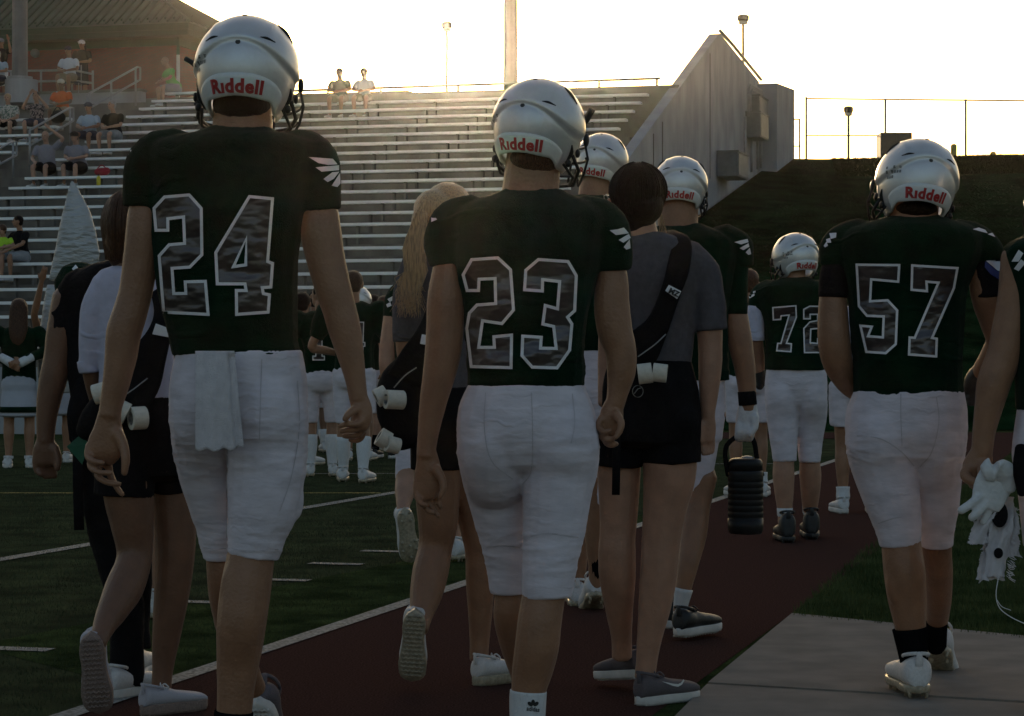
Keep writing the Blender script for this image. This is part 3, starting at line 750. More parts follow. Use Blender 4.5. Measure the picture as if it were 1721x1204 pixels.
def helmet(root, c, r, yaw=0, pitch=0, roll=0, full=True):
    """yaw turns the face to the left (+) seen from behind, pitch nods forward (+), roll tips to the right (+)"""
    h = link('helmet', HM['shell'], root); h.location = Vector(c) - root.location
    h.scale = (r, r, r); h.rotation_euler = Euler((-R(pitch), R(roll), R(yaw)), 'YXZ')
    for k in ['bumper', 'lettering', 'facemask', 'chin_strap', 'bolt0', 'bolt1', 'sticker'] + ['vent%d' % i for i in range(6)] if full else ['bumper', 'facemask', 'bolt1']:
        o = link({'bumper': 'rear_bumper'}.get(k, k.rstrip('0123456789')), HM[k], h)
        if k == 'sticker': o['kind'] = 'stuff'
    return h

# ---------------------------------------------------------------- shoes
SH = {}
def shoe_meshes(key, upper, sole, lace, cleat=False, high=0.0, thick=0.085):
    def grab(mb, name, m, smooth=True):
        o = mb.build(name, m, None, smooth=smooth); me = o.data; bpy.data.objects.remove(o); me.name = name; return me
    sec = [(-.02, .06, .16), (.0, .11, .27 + high), (.06, .150, .33 + high), (.16, .165, .32 + high), (.27, .160, .30), (.38, .160, .300), (.52, .175, .265), (.66, .195, .245), (.80, .190, .225), (.91, .172, .205), (.965, .135, .175), (.995, .08, .13)]
    a = crom(sec, 3); mb = MB(); n = 22; vs = []
    for y, w, h in a:
        for j in range(n):
            t = 2 * math.pi * j / n
            cx, cz = math.cos(t), math.sin(t)
            xx = math.copysign(abs(cx) ** 0.8, cx) * w * (1 - 0.25 * max(cz, 0) ** 2)
            zz = (thick - .01) + (h - thick) * (0.5 + 0.5 * math.copysign(abs(cz) ** 0.75, cz))
            vs.append((xx + (0.03 * (y - .4) if y > .4 else 0), y, zz))
    k = len(a); fs = [(i * n + j, i * n + (j + 1) % n, (i + 1) * n + (j + 1) % n, (i + 1) * n + j) for i in range(k - 1) for j in range(n)]
    fs += [tuple(range(n)), tuple((k - 1) * n + j for j in range(n))]
    mb.add(vs, fs)
    # heel tab and collar
    tube_into(mb, [(Vector((0, .0, .24 + high)), .045, .012), (Vector((0, -.012, .32 + high)), .036, .012), (Vector((0, .0, .365 + high)), .024, .010)], 8, .6, .6, sub=2)
    col = [(math.cos(t) * .135, .15 + math.sin(t) * .145, .325 + high + .03 * math.sin(-t)) for t in np.linspace(0, 2 * math.pi, 19)]
    mb.path(col, .017, 8)
    up = grab(mb, 'shoe', upper)
    mb = MB(); n = 36; out = []
    for j in range(n):
        t = 2 * math.pi * j / n; y = .48 - .52 * math.cos(t)
        w = float(np.interp(y, [-.04, .05, .2, .4, .55, .72, .88, .96, 1.0], [.0, .125, .155, .140, .155, .19, .175, .135, .0]))
        out.append((math.copysign(w, math.sin(t)) + (0.03 * (y - .4) if y > .4 else 0), y))
    vs = []
    lv = [(1.0, 0.0), (1.05, thick * .3), (1.05, thick), (1.0, thick * 1.15)]
    for kf, z in lv:
        for x, y in out: vs.append((x * kf, .48 + (y - .48) * (1 + (kf - 1) * .5), z + (0.05 * max(0, y - .75) ** 1.0 if z < thick else 0.03 * max(0, y - .75))))
    fs = [(i * n + j, i * n + (j + 1) % n, (i + 1) * n + (j + 1) % n, (i + 1) * n + j) for i in range(3) for j in range(n)] + [tuple(range(n)), tuple(3 * n + j for j in range(n))]
    mb.add(vs, fs)
    if cleat:
        for x, y in ((-.09, .05), (.09, .05), (-.09, .2), (.09, .2), (-.12, .6), (.14, .6), (-.13, .76), (.15, .76), (0.02, .9), (0.02, .68)):
            mb.rod((x, y, .03), (x, y, -.045), .030, 7, r2=.018)
    else:
        for r_ in range(15):      # zigzag lugs
            y = .03 + r_ * .062; w = float(np.interp(y, [0, .2, .4, .55, .72, .88, .96], [.10, .135, .12, .135, .165, .14, .07]))
            nn = 5; pts = [(-w + 2 * w * i / (2 * nn) + 0.03 * max(0, y - .4), y + (0.018 if i % 2 else -.010), -.004 + 0.05 * max(0, y - .75)) for i in range(2 * nn + 1)]
            mb.path(pts, .013, 5)
    so = grab(mb, 'sole', sole)
    mb = MB()
    for i in range(5):
        y = .30 + .065 * i; z = .305 - .030 * i; w = .085
        mb.path([(-w, y - .01, z - .03), (-.02, y + .015, z + .01), (.02, y + .015, z + .01), (w, y - .01, z - .03)], .012, 5)
    mb.path([(0, .30, .31), (.05, .32, .34), (.10, .35, .30), (.05, .34, .28), (0, .30, .31), (-.05, .32, .34), (-.10, .36, .29), (-.05, .31, .30)], .010, 5, sub=3)
    mb.path([(.02, .31, .31), (.10, .36, .26), (.15, .40, .2)], .009, 5, sub=2)
    la = grab(mb, 'lace', lace)
    SH[key] = (up, so, la)
shoe_meshes('knit', 'shoe_knit', 'sole_rubber', 'shoe_white', thick=.11)
shoe_meshes('white', 'shoe_white', 'sole_white', 'shoe_white')
shoe_meshes('dark', 'shoe_grey', 'sole_white', 'shoe_grey')
shoe_meshes('cleat', 'shoe_white', 'sole_clear', 'shoe_white', True, .0, .06)
shoe_meshes('black_cleat', 'shoe_black', 'sole_black', 'shoe_grey', True, .12, .06)
shoe_meshes('black', 'shoe_black', 'sole_white', 'shoe_black')
shoe_meshes('runner', 'shoe_white', 'sole_clear', 'shoe_white', False, 0, .10)
def shoe(root, key, heel, yaw=0, pitch=0, roll=0, L=0.30):
    """heel: world point under the heel; yaw turns the toe to the right (+); pitch lifts the heel (+)"""
    up, so, la = SH[key]
    o = link('shoe', up, root); o.location = Vector(heel) - root.location
    o.rotation_euler = Euler((-R(pitch), R(roll), -R(yaw)), 'YXZ'); o.scale = (L, L, L * 1.18)
    link('sole', so, o); link('lace', la, o)
    return o
def mesh_unit(mb, name, m, smooth=True):
    o = mb.build(name, m, None, smooth=smooth); me = o.data; bpy.data.objects.remove(o); me.name = name; return me

# ---------------------------------------------------------------- a figure traced in photo pixels at its own distance
class Fig:
    def __init__(s, Y, x, label, name='person', group=None):
        s.Y = Y; s.k = F / Y
        s.root = empty(name, Vector(((x - CX) / F * Y, Y, 0)), label, 'person', group)
    def p(s, x, y, d=0.0): return P(x, y, s.Y + d)
    def tube(s, mb, pts, k=1.0, n=18, c0=.8, c1=.8, sub=3, ref=None, power=2.0):
        """rows (x, y, r[, d[, ratio]])"""
        path = []
        for q in pts:
            x, y, r = q[:3]; d = q[3] if len(q) > 3 else 0.0; kk = q[4] if len(q) > 4 else k
            rm = r * (s.Y + d) / F
            path.append((s.p(x, y, d), rm, rm * kk))
        tube_into(mb, path, n, c0, c1, sub, ref=ref, power=power)
    def ell(s, mb, x, y, rx, ry, d=0, k=1.0, rot=None):
        m_ = (s.Y + d) / F; ell_into(mb, s.p(x, y, d), rx * m_, rx * m_ * k, ry * m_, rot)
    def fuse(s, name, tubes, vox, m, smooth=4, disp=None, want=False, ells=()):
        mb = MB()
        for t in tubes:
            if isinstance(t, dict): s.tube(mb, **t)
            else: s.tube(mb, t)
        for e in ells: s.ell(mb, *e)
        return fuse(name, mb, vox, m, s.root, smooth, disp, want)

def folds_pants(seed, zs, amp=0.0035):
    """tight cloth: horizontal creases gathered near the given heights"""
    def f(co):
        w = wrinkle(co, seed, 1.0, 22, (0.6, 0.6, 3.0), 0.5)
        m_ = np.full(len(co), 0.15)
        for z, wd in zs: m_ += np.exp(-((co[:, 2] - z) / wd) ** 2)
        return w * amp * np.minimum(m_, 1.3) * 2 + wrinkle(co, seed + 5, 0.002, 9, (1, 1, 1), .6)
    return f
def folds_shirt(seed, amp=0.004, f0=10, aniso=(1, 1, .7)):
    def f(co): return wrinkle(co, seed, amp * 2, f0, aniso, 0.7) + wrinkle(co, seed + 3, amp * .7, f0 * 2.6, aniso, .7)
    return f

def skin_disp(seed):
    def f(co): return wrinkle(co, seed, .0045, 11, (1, 1, .45), .6) + wrinkle(co, seed + 1, .0012, 45, (1, 1, .8), .6)
    return f

def strands(name, root, paths, r, m, n=4):
    mb = MB()
    for p in paths: tube_into(mb, [(Vector(q), r * w, r * w) for q, w in zip(p, np.r_[np.linspace(.7, 1, 2), np.linspace(1, .35, len(p) - 2)])], n, 0, 0, sub=1)
    return mb.build(name, m, root, smooth=True)

def head_shells(mb, c, r, face, hair=False):
    """skull, jaw, nose, ears about centre c; face = unit vector the face looks along"""
    c = Vector(c); f = Vector(face).normalized(); up = Vector((0, 0, 1)); sd_ = f.cross(up).normalized()
    yaw = math.atan2(f.y, f.x) - math.pi / 2
    ell_into(mb, c + up * .012 - f * .008, .076 * r, .096 * r, .098 * r, (0, 0, yaw))
    ell_into(mb, c - up * .052 * r + f * .028 * r, .056 * r, .062 * r, .066 * r, (0, 0, yaw))
    ell_into(mb, c - up * .012 * r + f * .098 * r, .014 * r, .020 * r, .024 * r, (0, 0, yaw))
    for s_ in (-1, 1): ell_into(mb, c + sd_ * s_ * .079 * r - up * .005, .010 * r, .020 * r, .032 * r, (0, 0, yaw))
def face_marks(root, c, r, face):
    c = Vector(c); f = Vector(face).normalized(); up = Vector((0, 0, 1)); sd_ = f.cross(up).normalized(); yaw = math.atan2(f.y, f.x) - math.pi / 2
    mb = MB()
    for s_ in (-1, 1): ell_into(mb, c + sd_ * s_ * .032 * r + up * .004 + f * .082 * r, .013 * r, .010 * r, .007 * r, (0, 0, yaw), 8, 6)
    mb.build('eye', 'hair_dark', root, smooth=True) if False else None
    for s_ in (-1, 1):
        e = MB(); ell_into(e, c + sd_ * s_ * .032 * r + up * .004 + f * .084 * r, .013 * r, .010 * r, .008 * r, (0, 0, yaw), 8, 6); e.build('eye', 'hair_dark', root, smooth=True)
    e = MB(); ell_into(e, c - up * .055 * r + f * .090 * r, .024 * r, .008 * r, .006 * r, (0, 0, yaw), 8, 6); e.build('mouth', 'lips', root, smooth=True)
mat('lips', (0.22, 0.07, 0.06), 0.6)

def fingers(mb, palm, wrist, tips, r=0.0085, spread=None):
    """palm block between wrist and knuckles plus bent finger chains (lists of points)"""
    for t in tips:
        n = len(t); tube_into(mb, [(Vector(p), r * (1.12 - .32 * i / (n - 1)), r * (1.12 - .32 * i / (n - 1))) for i, p in enumerate(t)], 8, .5, 1.0, sub=2)

# ---------------------------------------------------------------- a plain figure built in metres (spectators, far players)
def V3(*a): return Vector(a)
def simple_person(loc, face, label, H=1.78, pose='stand', top=('jersey_green', 'short'), bottom=('pants_white', .45), skin='skin_tan', hair='hair_brown', hat=None,
                  shoes='cleat', socks=None, group=None, arms=None, helmet_on=False, stride=0.0, width=1.0, vox=0.014, seat_h=0.45, pads=False, long_hair=False, head_turn=0, marks=True, lean=0.0, skirt=None, legs=None):
    """face: angle in degrees the body looks along (0 = away, +Y; 180 = at the camera)"""
    k = H / 1.78; a = R(face); fx, fy = math.sin(a), math.cos(a)
    root = empty('person', loc, label, 'person', group)
    L0 = Vector(loc)
    def W_(x, y, z):      # x to the figure's right, y forward
        return L0 + Vector((x * fy + y * fx, -x * fx + y * fy, z)) * 1.0
    rx = np.array([fy, -fx, 0.0])
    w = width
    if pose == 'stand':
        hip, sh, hd = .93 * k, 1.47 * k, 1.665 * k
        hipy, shy, hdy = 0, lean * .5, lean + .02
        J = {}
        for s_, st in ((-1, stride), (1, -stride)):
            J[s_] = [(s_ * .09, 0, hip), (s_ * .10, st * .5 + .02 * (st <= 0), .49 * k), (s_ * .10, st * 1.0 - .02, .09 * k)]
    else:
        b = seat_h; hip = b + .09; sh = b + .52 * k; hd = b + .735 * k
        hipy, shy, hdy = 0, .06 + lean, .12 + lean * 1.5
        J = {}
        for s_ in (-1, 1): J[s_] = [(s_ * .09, 0, hip), (s_ * .15, .42, b + .06), (s_ * .14, .40, .08)]
        if legs:
            for s_ in (-1, 1): J[s_] = [J[s_][0], *legs[s_]]
    # arms
    if arms is None:
        arms = {s_: [(s_ * .25, 0, sh - .30), (s_ * .25, .10, sh - .55)] for s_ in (-1, 1)} if pose == 'stand' else \
               {s_: [(s_ * .26, .16, sh - .27), (s_ * .07, .36, sh - .36)] for s_ in (-1, 1)}
    pw = .055 if pads else 0.0
    A = {s_: [(s_ * (.185 * w + pw * .6), shy, sh - .035)] + list(arms[s_]) for s_ in (-1, 1)}
    # skin
    mb = MB(); hc = W_(0, hdy, hd); ft = R(face + head_turn); fv = Vector((math.sin(ft), math.cos(ft), 0))
    if not helmet_on: head_shells(mb, hc, 1.0 * k ** .5, fv)
    else: ell_into(mb, hc, .08, .09, .10)
    tube_into(mb, [(W_(0, shy - .01, sh - .02), .062, .062), (W_(0, hdy - .03, hd - .07), .055, .058)], 12, .5, .5, 1)
    tube_into(mb, [(W_(0, shy, sh - .06), .13 * w, .07), (W_(0, shy * .5, (sh + hip) / 2), .10 * w, .075), (W_(0, 0, hip), .11 * w, .08)], 12, .5, .5, 2, ref=rx)
    for s_ in (-1, 1):
        q = [W_(*p) for p in A[s_]]
        tube_into(mb, [(q[0], .052, .052), (q[0].lerp(q[1], .5), .046, .046), (q[1], .038, .038), (q[1].lerp(q[2], .35), .040, .040), (q[2], .026, .026)], 10, .8, .4, 2)
        dv = (q[2] - q[1]).normalized(); hp = q[2] + dv * .05
        tube_into(mb, [(q[2], .024, .020), (hp, .040, .020), (q[2] + dv * .10, .036, .016)], 10, .5, .5, 2)
        sv = dv.cross(Vector((fx, fy, 0.2))).normalized()
        for i in range(4):
            o_ = sv * (.012 * (i - 1.5) * 1.5); e = q[2] + dv * .095 + o_
            tube_into(mb, [(e - dv * .02, .0095, .0095), (e + dv * .04, .009, .009), (e + dv * .07 + Vector((fx, fy, 0)) * .02, .007, .007)], 6, .5, .8, 1)
        e = q[2] + dv * .03 + sv * .038 * -s_; tube_into(mb, [(e, .011, .011), (e + dv * .05 + sv * .02 * -s_, .009, .009)], 6, .5, .8, 0)
        g = [W_(*p) for p in J[s_]]
        tube_into(mb, [(g[0], .075, .075), (g[0].lerp(g[1], .5), .070, .070), (g[1], .053, .055), (g[1].lerp(g[2], .3), .056, .058), (g[1].lerp(g[2], .75), .038, .040), (g[2], .033, .036)], 10, .6, .4, 2)
    fuse('body', mb, vox, skin, root, 3)
    if marks and not helmet_on and abs(((face + head_turn) % 360) - 180) < 100: face_marks(root, hc, 1.0, fv)
    # top
    mb = MB()
    sec = [(W_(0, shy - .01, sh + .025), .085 + pw, .075 + pw * .5), (W_(0, shy, sh - .03), .175 * w + pw, .105 + pw * .6), (W_(0, shy, sh - .14), .185 * w + pw * .6, .125 + pw * .3), (W_(0, shy * .7, sh - .30), .165 * w, .120 * w), (W_(0, 0, hip + .04), .170 * w, .125 * w), (W_(0, 0, hip - .03), .172 * w, .13 * w)]
    tube_into(mb, sec, 18, .25, .1, 3, ref=rx)
    sl = {'short': .75, 'long': 1.9, 'none': .2, 'tee': .9}[top[1]]
    for s_ in (-1, 1):
        q = [W_(*p) for p in A[s_]]
        e = q[0].lerp(q[1], min(sl, 1)); r0 = .075 + pw * .7
        pts = [(q[0] - Vector((0, 0, .0)) , r0, r0), (q[0].lerp(q[1], min(sl, 1) * .55), .074 + pw * .4, .074 + pw * .4), (e, .062, .062)]
        if sl > 1: pts.append((q[1].lerp(q[2], sl - 1), .045, .045))
        if sl > .3: tube_into(mb, pts, 12, .8, .05, 2)
    tp, bv = fuse('jersey' if pads else 'shirt', mb, vox, top[0], root, 2, folds_shirt(hash(label) % 1000, .004), want=True)
    # bottom
    mb = MB()
    tube_into(mb, [(W_(0, 0, hip + .03), .155 * w, .12 * w), (W_(0, -.015, hip - .05), .175 * w, .135 * w), (W_(0, 0, hip - .12 if pose == 'stand' else hip - .06), .165 * w, .12 * w)], 16, .2, .3, 2, ref=rx)
    if skirt:
        tube_into(mb, [(W_(0, 0, hip + .02), .14, .11), (W_(0, 0, hip - .12), .17, .14), (W_(0, 0, hip - skirt), .190, .17)], 22, .1, .1, 2, ref=rx)
    else:
        for s_ in (-1, 1):
            g = [W_(*p) for p in J[s_]]; L = (g[1] - g[0]).length + (g[2] - g[1]).length; f_ = bottom[1]
            L1 = (g[1] - g[0]).length / L; lo = .022 if bottom[0] != 'pants_white' or not pads else .008
            def at(t): return g[0].lerp(g[1], t / L1) if t < L1 else g[1].lerp(g[2], (t - L1) / (1 - L1))
            def rr(t): return float(np.interp(t, [0, L1 * .5, L1, 1], [.092, .082, .060, .042])) + lo
            ts = np.linspace(0, f_, 5)
            tube_into(mb, [(at(t), rr(t), rr(t)) for t in ts], 12, .6, .02, 1)
    fuse('skirt' if skirt else ('trousers' if bottom[1] > .8 else 'shorts'), mb, vox, bottom[0], root, 2, folds_shirt(7, .003))
    if socks:
        for s_ in (-1, 1):
            g = [W_(*p) for p in J[s_]]; mb = MB(); a_ = g[2].lerp(g[1], socks[1]); tube_into(mb, [(a_, .064 if socks[1] > .3 else .050, .066 if socks[1] > .3 else .050), (a_.lerp(g[2], .35), .064 if socks[1] > .3 else .048, .066 if socks[1] > .3 else .048), (a_.lerp(g[2], .7), .050, .052), (g[2], .042, .044)], 12, .02, .3, 2); mb.build('sock', socks[0], root, smooth=True)
    for s_ in (-1, 1):
        g = W_(*J[s_][2]); n_ = max(0, min(1, (g.z - .09) / .2)); back = .06
        h_ = W_(J[s_][2][0], J[s_][2][1] - back, max(.0, J[s_][2][2] - .085)); shoe(root, shoes, h_, yaw=face + s_ * 8, pitch=0 if J[s_][1][1] < .3 else 0, L=.285 * k)
    # head cover
    if helmet_on: helmet(root, hc + Vector((0, 0, .02)), .128, yaw=-face - head_turn, pitch=8, full=vox < .013)
    elif hair:
        mb = MB(); b_ = -fv
        yaw_ = math.atan2(fv.y, fv.x) - math.pi / 2
        ell_into(mb, hc + b_ * .018 + Vector((0, 0, .030)), .086, .098, .088, (0, 0, yaw_))
        ell_into(mb, hc + b_ * .045 + Vector((0, 0, -.02)), .072, .062, .075, (0, 0, yaw_))
        if long_hair:
            tube_into(mb, [(hc + b_ * .05 + Vector((0, 0, .03)), .088, .06), (hc + b_ * .085 + Vector((0, 0, -.12)), .095, .05), (hc + b_ * .11 + Vector((0, 0, -.28)), .085, .04), (hc + b_ * .10 + Vector((0, 0, -.42)), .05, .025)], 14, .5, .5, 2, ref=rx)
        fuse('hair', mb, vox * .8, hair, root, 2, lambda co: wrinkle(co, 3, .006, 40, (1, 1, .3), .5))
    if hat:
        mb = MB(); yaw_ = math.atan2(fv.y, fv.x) - math.pi / 2
        ell_into(mb, hc + Vector((0, 0, .045)), .092, .105, .075, (0, 0, yaw_)); tube_into(mb, [(hc + Vector((0, 0, .055)) + fv * .07, .075, .012), (hc + Vector((0, 0, .045)) + fv * .165, .055, .008)], 12, .3, .6, 1, ref=np.array([fv.y, -fv.x, 0]))
        mb.build('cap', hat, root, smooth=True)
    root_info = dict(root=root, W=W_, bvh=bv, hc=hc, fv=fv, top=tp)
    return root_info

def seam(parent, root, bvh, pts, w=1.6, m='seam_thread', lift=.0015, step=40, name='seam'):
    """a stitched line lying on cloth, photo polyline of width w"""
    parent['_off'] = list(root.location); a = np.array(pts, float); a = crom(a, 4)
    d = np.gradient(a, axis=0); d /= np.linalg.norm(d, axis=1)[:, None]; n = np.c_[-d[:, 1], d[:, 0]] * w / 2
    project(name, [[tuple(q) for q in a + n] + [tuple(q) for q in (a - n)[::-1]]], bvh, m, parent, lift, step); del parent['_off']
mat('seam_thread', (0.50, 0.45, 0.49), 0.9, var=0.1)
def nape_hair(f, x, y, rx, ry, m='hair_dark', d=-.02):
    mb = MB(); f.ell(mb, x, y, rx, ry, d, 1.1); fuse('hair', mb, .008, m, f.root, 2, lambda co: wrinkle(co, 9, .005, 45, (1, 1, .4), .5))
def folds_jersey(seed):
    """broad drape over the pads, gathers toward the waist hem"""
    def f(co):
        z = co[:, 2]; low = np.exp(-((z - 1.08) / .12) ** 2)
        return wrinkle(co, seed, .010, 6, (1, 1, 1.1), .8) + wrinkle(co, seed + 2, .010, 16, (.5, .5, 2.2), .6) * (.25 + low) + wrinkle(co, seed + 4, .005, 22, (1.6, 1.6, .5), .7)
    return f
# ================================================================ THE NEAR FIGURES, each traced at its own distance
def tf(pts, x0, y0, k): return [(x0 + x / k, y0 + y / k) for x, y in pts]
def digit(root, jersey, bvh, outer, hole=None, w=5.0, step=9.0):
    """block numeral: foil face as a sub-part of the jersey with a raised pale border"""
    root_off = list(root.location); jersey['_off'] = root_off
    inn = inset(outer, w)
    loops = [inn]
    if hole: loops.append(inset(hole, -w))
    o = project('numeral', loops, bvh, 'number_foil', jersey, 0.004, step)
    project('numeral_border', [outer, inn], bvh, 'number_trim', jersey, 0.0055, step)
    if hole: project('numeral_border', [inset(hole, -w), hole], bvh, 'number_trim', jersey, 0.0055, step)
    del jersey['_off']
def wings(root, jersey, bvh, polys, step=9.0):
    jersey['_off'] = list(root.location)
    for p in polys: project('wing_feather', [p], bvh, 'wing_white', jersey, 0.005, step)
    del jersey['_off']
def ribbon(name, m, root, pts, w, t, ref=None, smooth=True):
    mb = MB(); tube_into(mb, [(Vector(p), (w[i] if isinstance(w, (list, tuple)) else w) / 2, t / 2) for i, p in enumerate(pts)], 10, .1, .1, 2, ref=ref, power=4)
    return mb.build(name, m, root, smooth=smooth)
def tape_roll(label, c, axis, r, h, root=None):
    """a roll of athletic tape: ring with a cardboard core"""
    c = Vector(c); ax = Vector(axis).normalized(); t = empty('tape_roll', c, label, 'tape roll', 'tape rolls clipped to waist bags')
    q = ax.to_track_quat('Z', 'Y').to_matrix()
    def ring(mb, prof):
        n = 28; k = len(prof); vs = []
        for i in range(n):
            a = 2 * math.pi * i / n
            for rr, zz in prof: vs.append(c + q @ Vector((rr * math.cos(a), rr * math.sin(a), zz)))
        mb.add(vs, [(i * k + j, ((i + 1) % n) * k + j, ((i + 1) % n) * k + (j + 1) % k, i * k + (j + 1) % k) for i in range(n) for j in range(k)])
    mb = MB(); e = r * .04
    ring(mb, [(r * .60, -h / 2), (r * .60, h / 2), (r * .96, h / 2), (r, h / 2 - e), (r, e * .3), (r * .985, 0), (r, -e * .3), (r, -h / 2 + e), (r * .96, -h / 2)]); mb.build('tape', 'tape_cream', t, smooth=False)
    mb = MB(); ring(mb, [(r * .53, -h / 2 + .001), (r * .53, h / 2 - .001), (r * .598, h / 2 - .001), (r * .598, -h / 2 + .001)]); mb.build('core', 'paint_white', t)
    return t

# ------------------------------------------------ player 24
f = Fig(6.25, 405, 'tall football player seen from behind wearing number 24, silver helmet and white towel', group='football players walking away')
r = f.root
hand = [dict(pts=[(184, 695, 20, .0, .8), (182, 715, 24, 0, .6), (180, 738, 31, .0, .42), (174, 760, 30, .0, .36), (170, 775, 23, .01, .35)], c0=.2, c1=.4),
        # fingers curl across below the palm
        dict(pts=[(150, 748, 7), (147, 766, 6.5, -.01), (158, 776, 6, -.035), (173, 778, 5.2, -.045)], n=10),
        dict(pts=[(156, 766, 7, .005), (152, 784, 6.5, -.01), (166, 794, 6, -.04), (187, 795, 5.2, -.05)], n=10),
        dict(pts=[(168, 778, 7, .015), (164, 799, 6.5, .005), (180, 811, 6, -.02), (201, 814, 5.2, -.03)], n=10),
        dict(pts=[(182, 780, 7.5, .03), (186, 800, 7, .03), (198, 822, 6.2, .02), (206, 832, 5.2, .015)], n=10),
        dict(pts=[(196, 728, 12, -.01), (207, 748, 9.5, -.02), (211, 772, 8.2, -.03), (209, 796, 6.4, -.03)], n=10)]
hand2 = [dict(pts=[(603, 668, 16, .0, .9), (608, 688, 18, 0, .8), (609, 706, 17, 0, .9), (608, 720, 13, 0, 1)], c0=.2, c1=.4),
         dict(pts=[(608, 708, 6.5, -.02), (598, 713, 6, -.03), (584, 713, 5.4, -.035), (571, 716, 4.6, -.035)], n=8),
         dict(pts=[(610, 716, 6.5, -.005), (599, 722, 6, -.01), (585, 723, 5.4, -.012), (573, 725, 4.6, -.01)], n=8),
         dict(pts=[(611, 722, 6.5, .01), (601, 731, 6, .01), (588, 733, 5.4, .012), (578, 733, 4.6, .012)], n=8),
         dict(pts=[(612, 726, 6.2, .025), (606, 738, 5.6, .03), (596, 741, 5, .035), (588, 740, 4.4, .035)], n=8),
         dict(pts=[(597, 688, 8, -.025), (586, 696, 7, -.045), (579, 705, 5.6, -.05)], n=8)]
f.fuse('body', [
    [(405, 120, 48), (407, 190, 50), (407, 235, 52)],
    dict(pts=[(395, 240, 90, 0, .6), (385, 400, 95, 0, .6), (400, 600, 74, 0, .6), (400, 700, 70, 0, .6)], c0=.3),
    dict(pts=[(262, 312, 26), (247, 352, 30), (243, 390, 32), (236, 440, 30.5), (228, 490, 29), (218, 528, 30), (208, 560, 30.5), (203, 600, 28), (195, 645, 24), (187, 680, 20), (184, 700, 20)], c1=.3),
    dict(pts=[(518, 304, 26), (536, 350, 31), (539, 390, 35), (548, 440, 33), (561, 490, 31), (570, 520, 29), (578, 550, 28), (589, 595, 23), (598, 640, 18), (603, 672, 16)], c1=.3),
    dict(pts=[(440, 800, 40), (432, 880, 42), (422, 935, 41), (414, 985, 43, -.01), (406, 1050, 42, -.02), (400, 1110, 37), (396, 1160, 32), (393, 1205, 30), (391, 1235, 30)], c1=.4),
    dict(pts=[(368, 800, 32, .17), (376, 925, 31, .19), (381, 985, 32, .21), (392, 1060, 29, .3), (410, 1120, 24, .4), (428, 1160, 20, .46)], c1=.4),
] + hand + hand2, .0045, 'skin_tan', 2, skin_disp(201), ells=[(388, 1005, 19, 58, -.030, 1.0), (424, 1000, 21, 62, -.028, 1.0), (233, 455, 17, 46, -.022, 1), (216, 532, 12, 16, -.026, 1), (552, 450, 17, 46, -.022, 1), (574, 540, 11, 15, -.022, 1), (531, 385, 16, 40, -.02, 1)])
jb = [dict(pts=[(402, 222, 72, 0, .8), (398, 234, 132, 0, .62), (393, 258, 150, .0, .66), (388, 320, 138, 0, .64), (380, 400, 128, 0, .64), (382, 480, 121, 0, .66), (391, 560, 111, 0, .68), (400, 598, 111, 0, .7)], c0=.25, c1=.03, power=2.3),
      dict(pts=[(300, 262, 48), (262, 270, 48), (246, 302, 42), (241, 350, 37)], c0=.8, c1=.05),
      dict(pts=[(490, 262, 48), (522, 270, 48), (534, 302, 42), (538, 355, 38)], c0=.8, c1=.05)]
je, jv = f.fuse('jersey', jb, .006, 'jersey_green', 3, folds_jersey(24), want=True, ells=[(406, 236, 84, 20, 0, .7)])
C3 = (180, 20, 1.942)
digit(r, je, jv, tf([(185, 600), (270, 593), (312, 640), (314, 795), (272, 838), (217, 842), (222, 915), (252, 915), (250, 877), (325, 875), (335, 993), (180, 985), (165, 795), (200, 756), (248, 752), (245, 675), (203, 680), (203, 718), (155, 718), (148, 640)], *C3))
digit(r, je, jv, tf([(462, 598), (545, 606), (529, 812), (545, 818), (539, 903), (512, 905), (514, 916), (535, 920), (530, 985), (418, 993), (417, 905), (448, 905), (446, 893), (355, 893), (350, 785)], *C3), tf([(452, 750), (448, 822), (420, 826)], *C3))
wings(r, je, jv, [tf(p, *C3) for p in ([(657, 474), (737, 480), (752, 498), (722, 500), (690, 494)], [(680, 508), (757, 501), (757, 517), (700, 522)], [(706, 546), (735, 524), (758, 522), (740, 545), (720, 556)], [(733, 568), (748, 545), (760, 526), (762, 560), (752, 572)], [(58, 470), (68, 447), (80, 452), (70, 466)])])
helmet(r, f.p(415, 120), .1305, yaw=-4, pitch=8, roll=1.5)
mb = MB(); mb.path([f.p(336, 122, .05), f.p(326, 108, .05), f.p(312, 99, .06)], .007, 8, 2); mb.build('visor_clip', 'black_plastic', r, smooth=True)
pj = [dict(pts=[(402, 588, 106, 0, .70), (401, 635, 115, 0, .66), (400, 680, 117, .0, .64), (400, 730, 110, .01, .56)], c0=.05, c1=.3, power=2.3),
      dict(pts=[(350, 630, 56, .0, 1.15), (343, 690, 60, .01, 1.2), (345, 735, 58, .06, 1.0), (350, 780, 55, .12), (364, 850, 47, .16), (375, 905, 41, .18), (378, 937, 37, .19)], c1=.02),
      dict(pts=[(445, 630, 62, 0, 1.1), (450, 690, 68, -.01, 1.15), (451, 740, 68, 0, 1.02), (449, 780, 67), (442, 850, 61), (430, 905, 50), (425, 937, 44)], c1=.02)]
pa_, pv_ = f.fuse('pants', pj, .0055, 'pants_white', 4, folds_pants(24, ((.95, .10), (.86, .05), (.62, .05), (.66, .04)), .0036), ells=[(497, 838, 14, 36, -.0, 1.2)], want=True)
seam(pa_, r, pv_, [(440, 604), (438, 660), (436, 740)]); seam(pa_, r, pv_, [(384, 922), (420, 927), (468, 924)], 1.8); seam(pa_, r, pv_, [(342, 921), (360, 924), (380, 922)], 1.8)
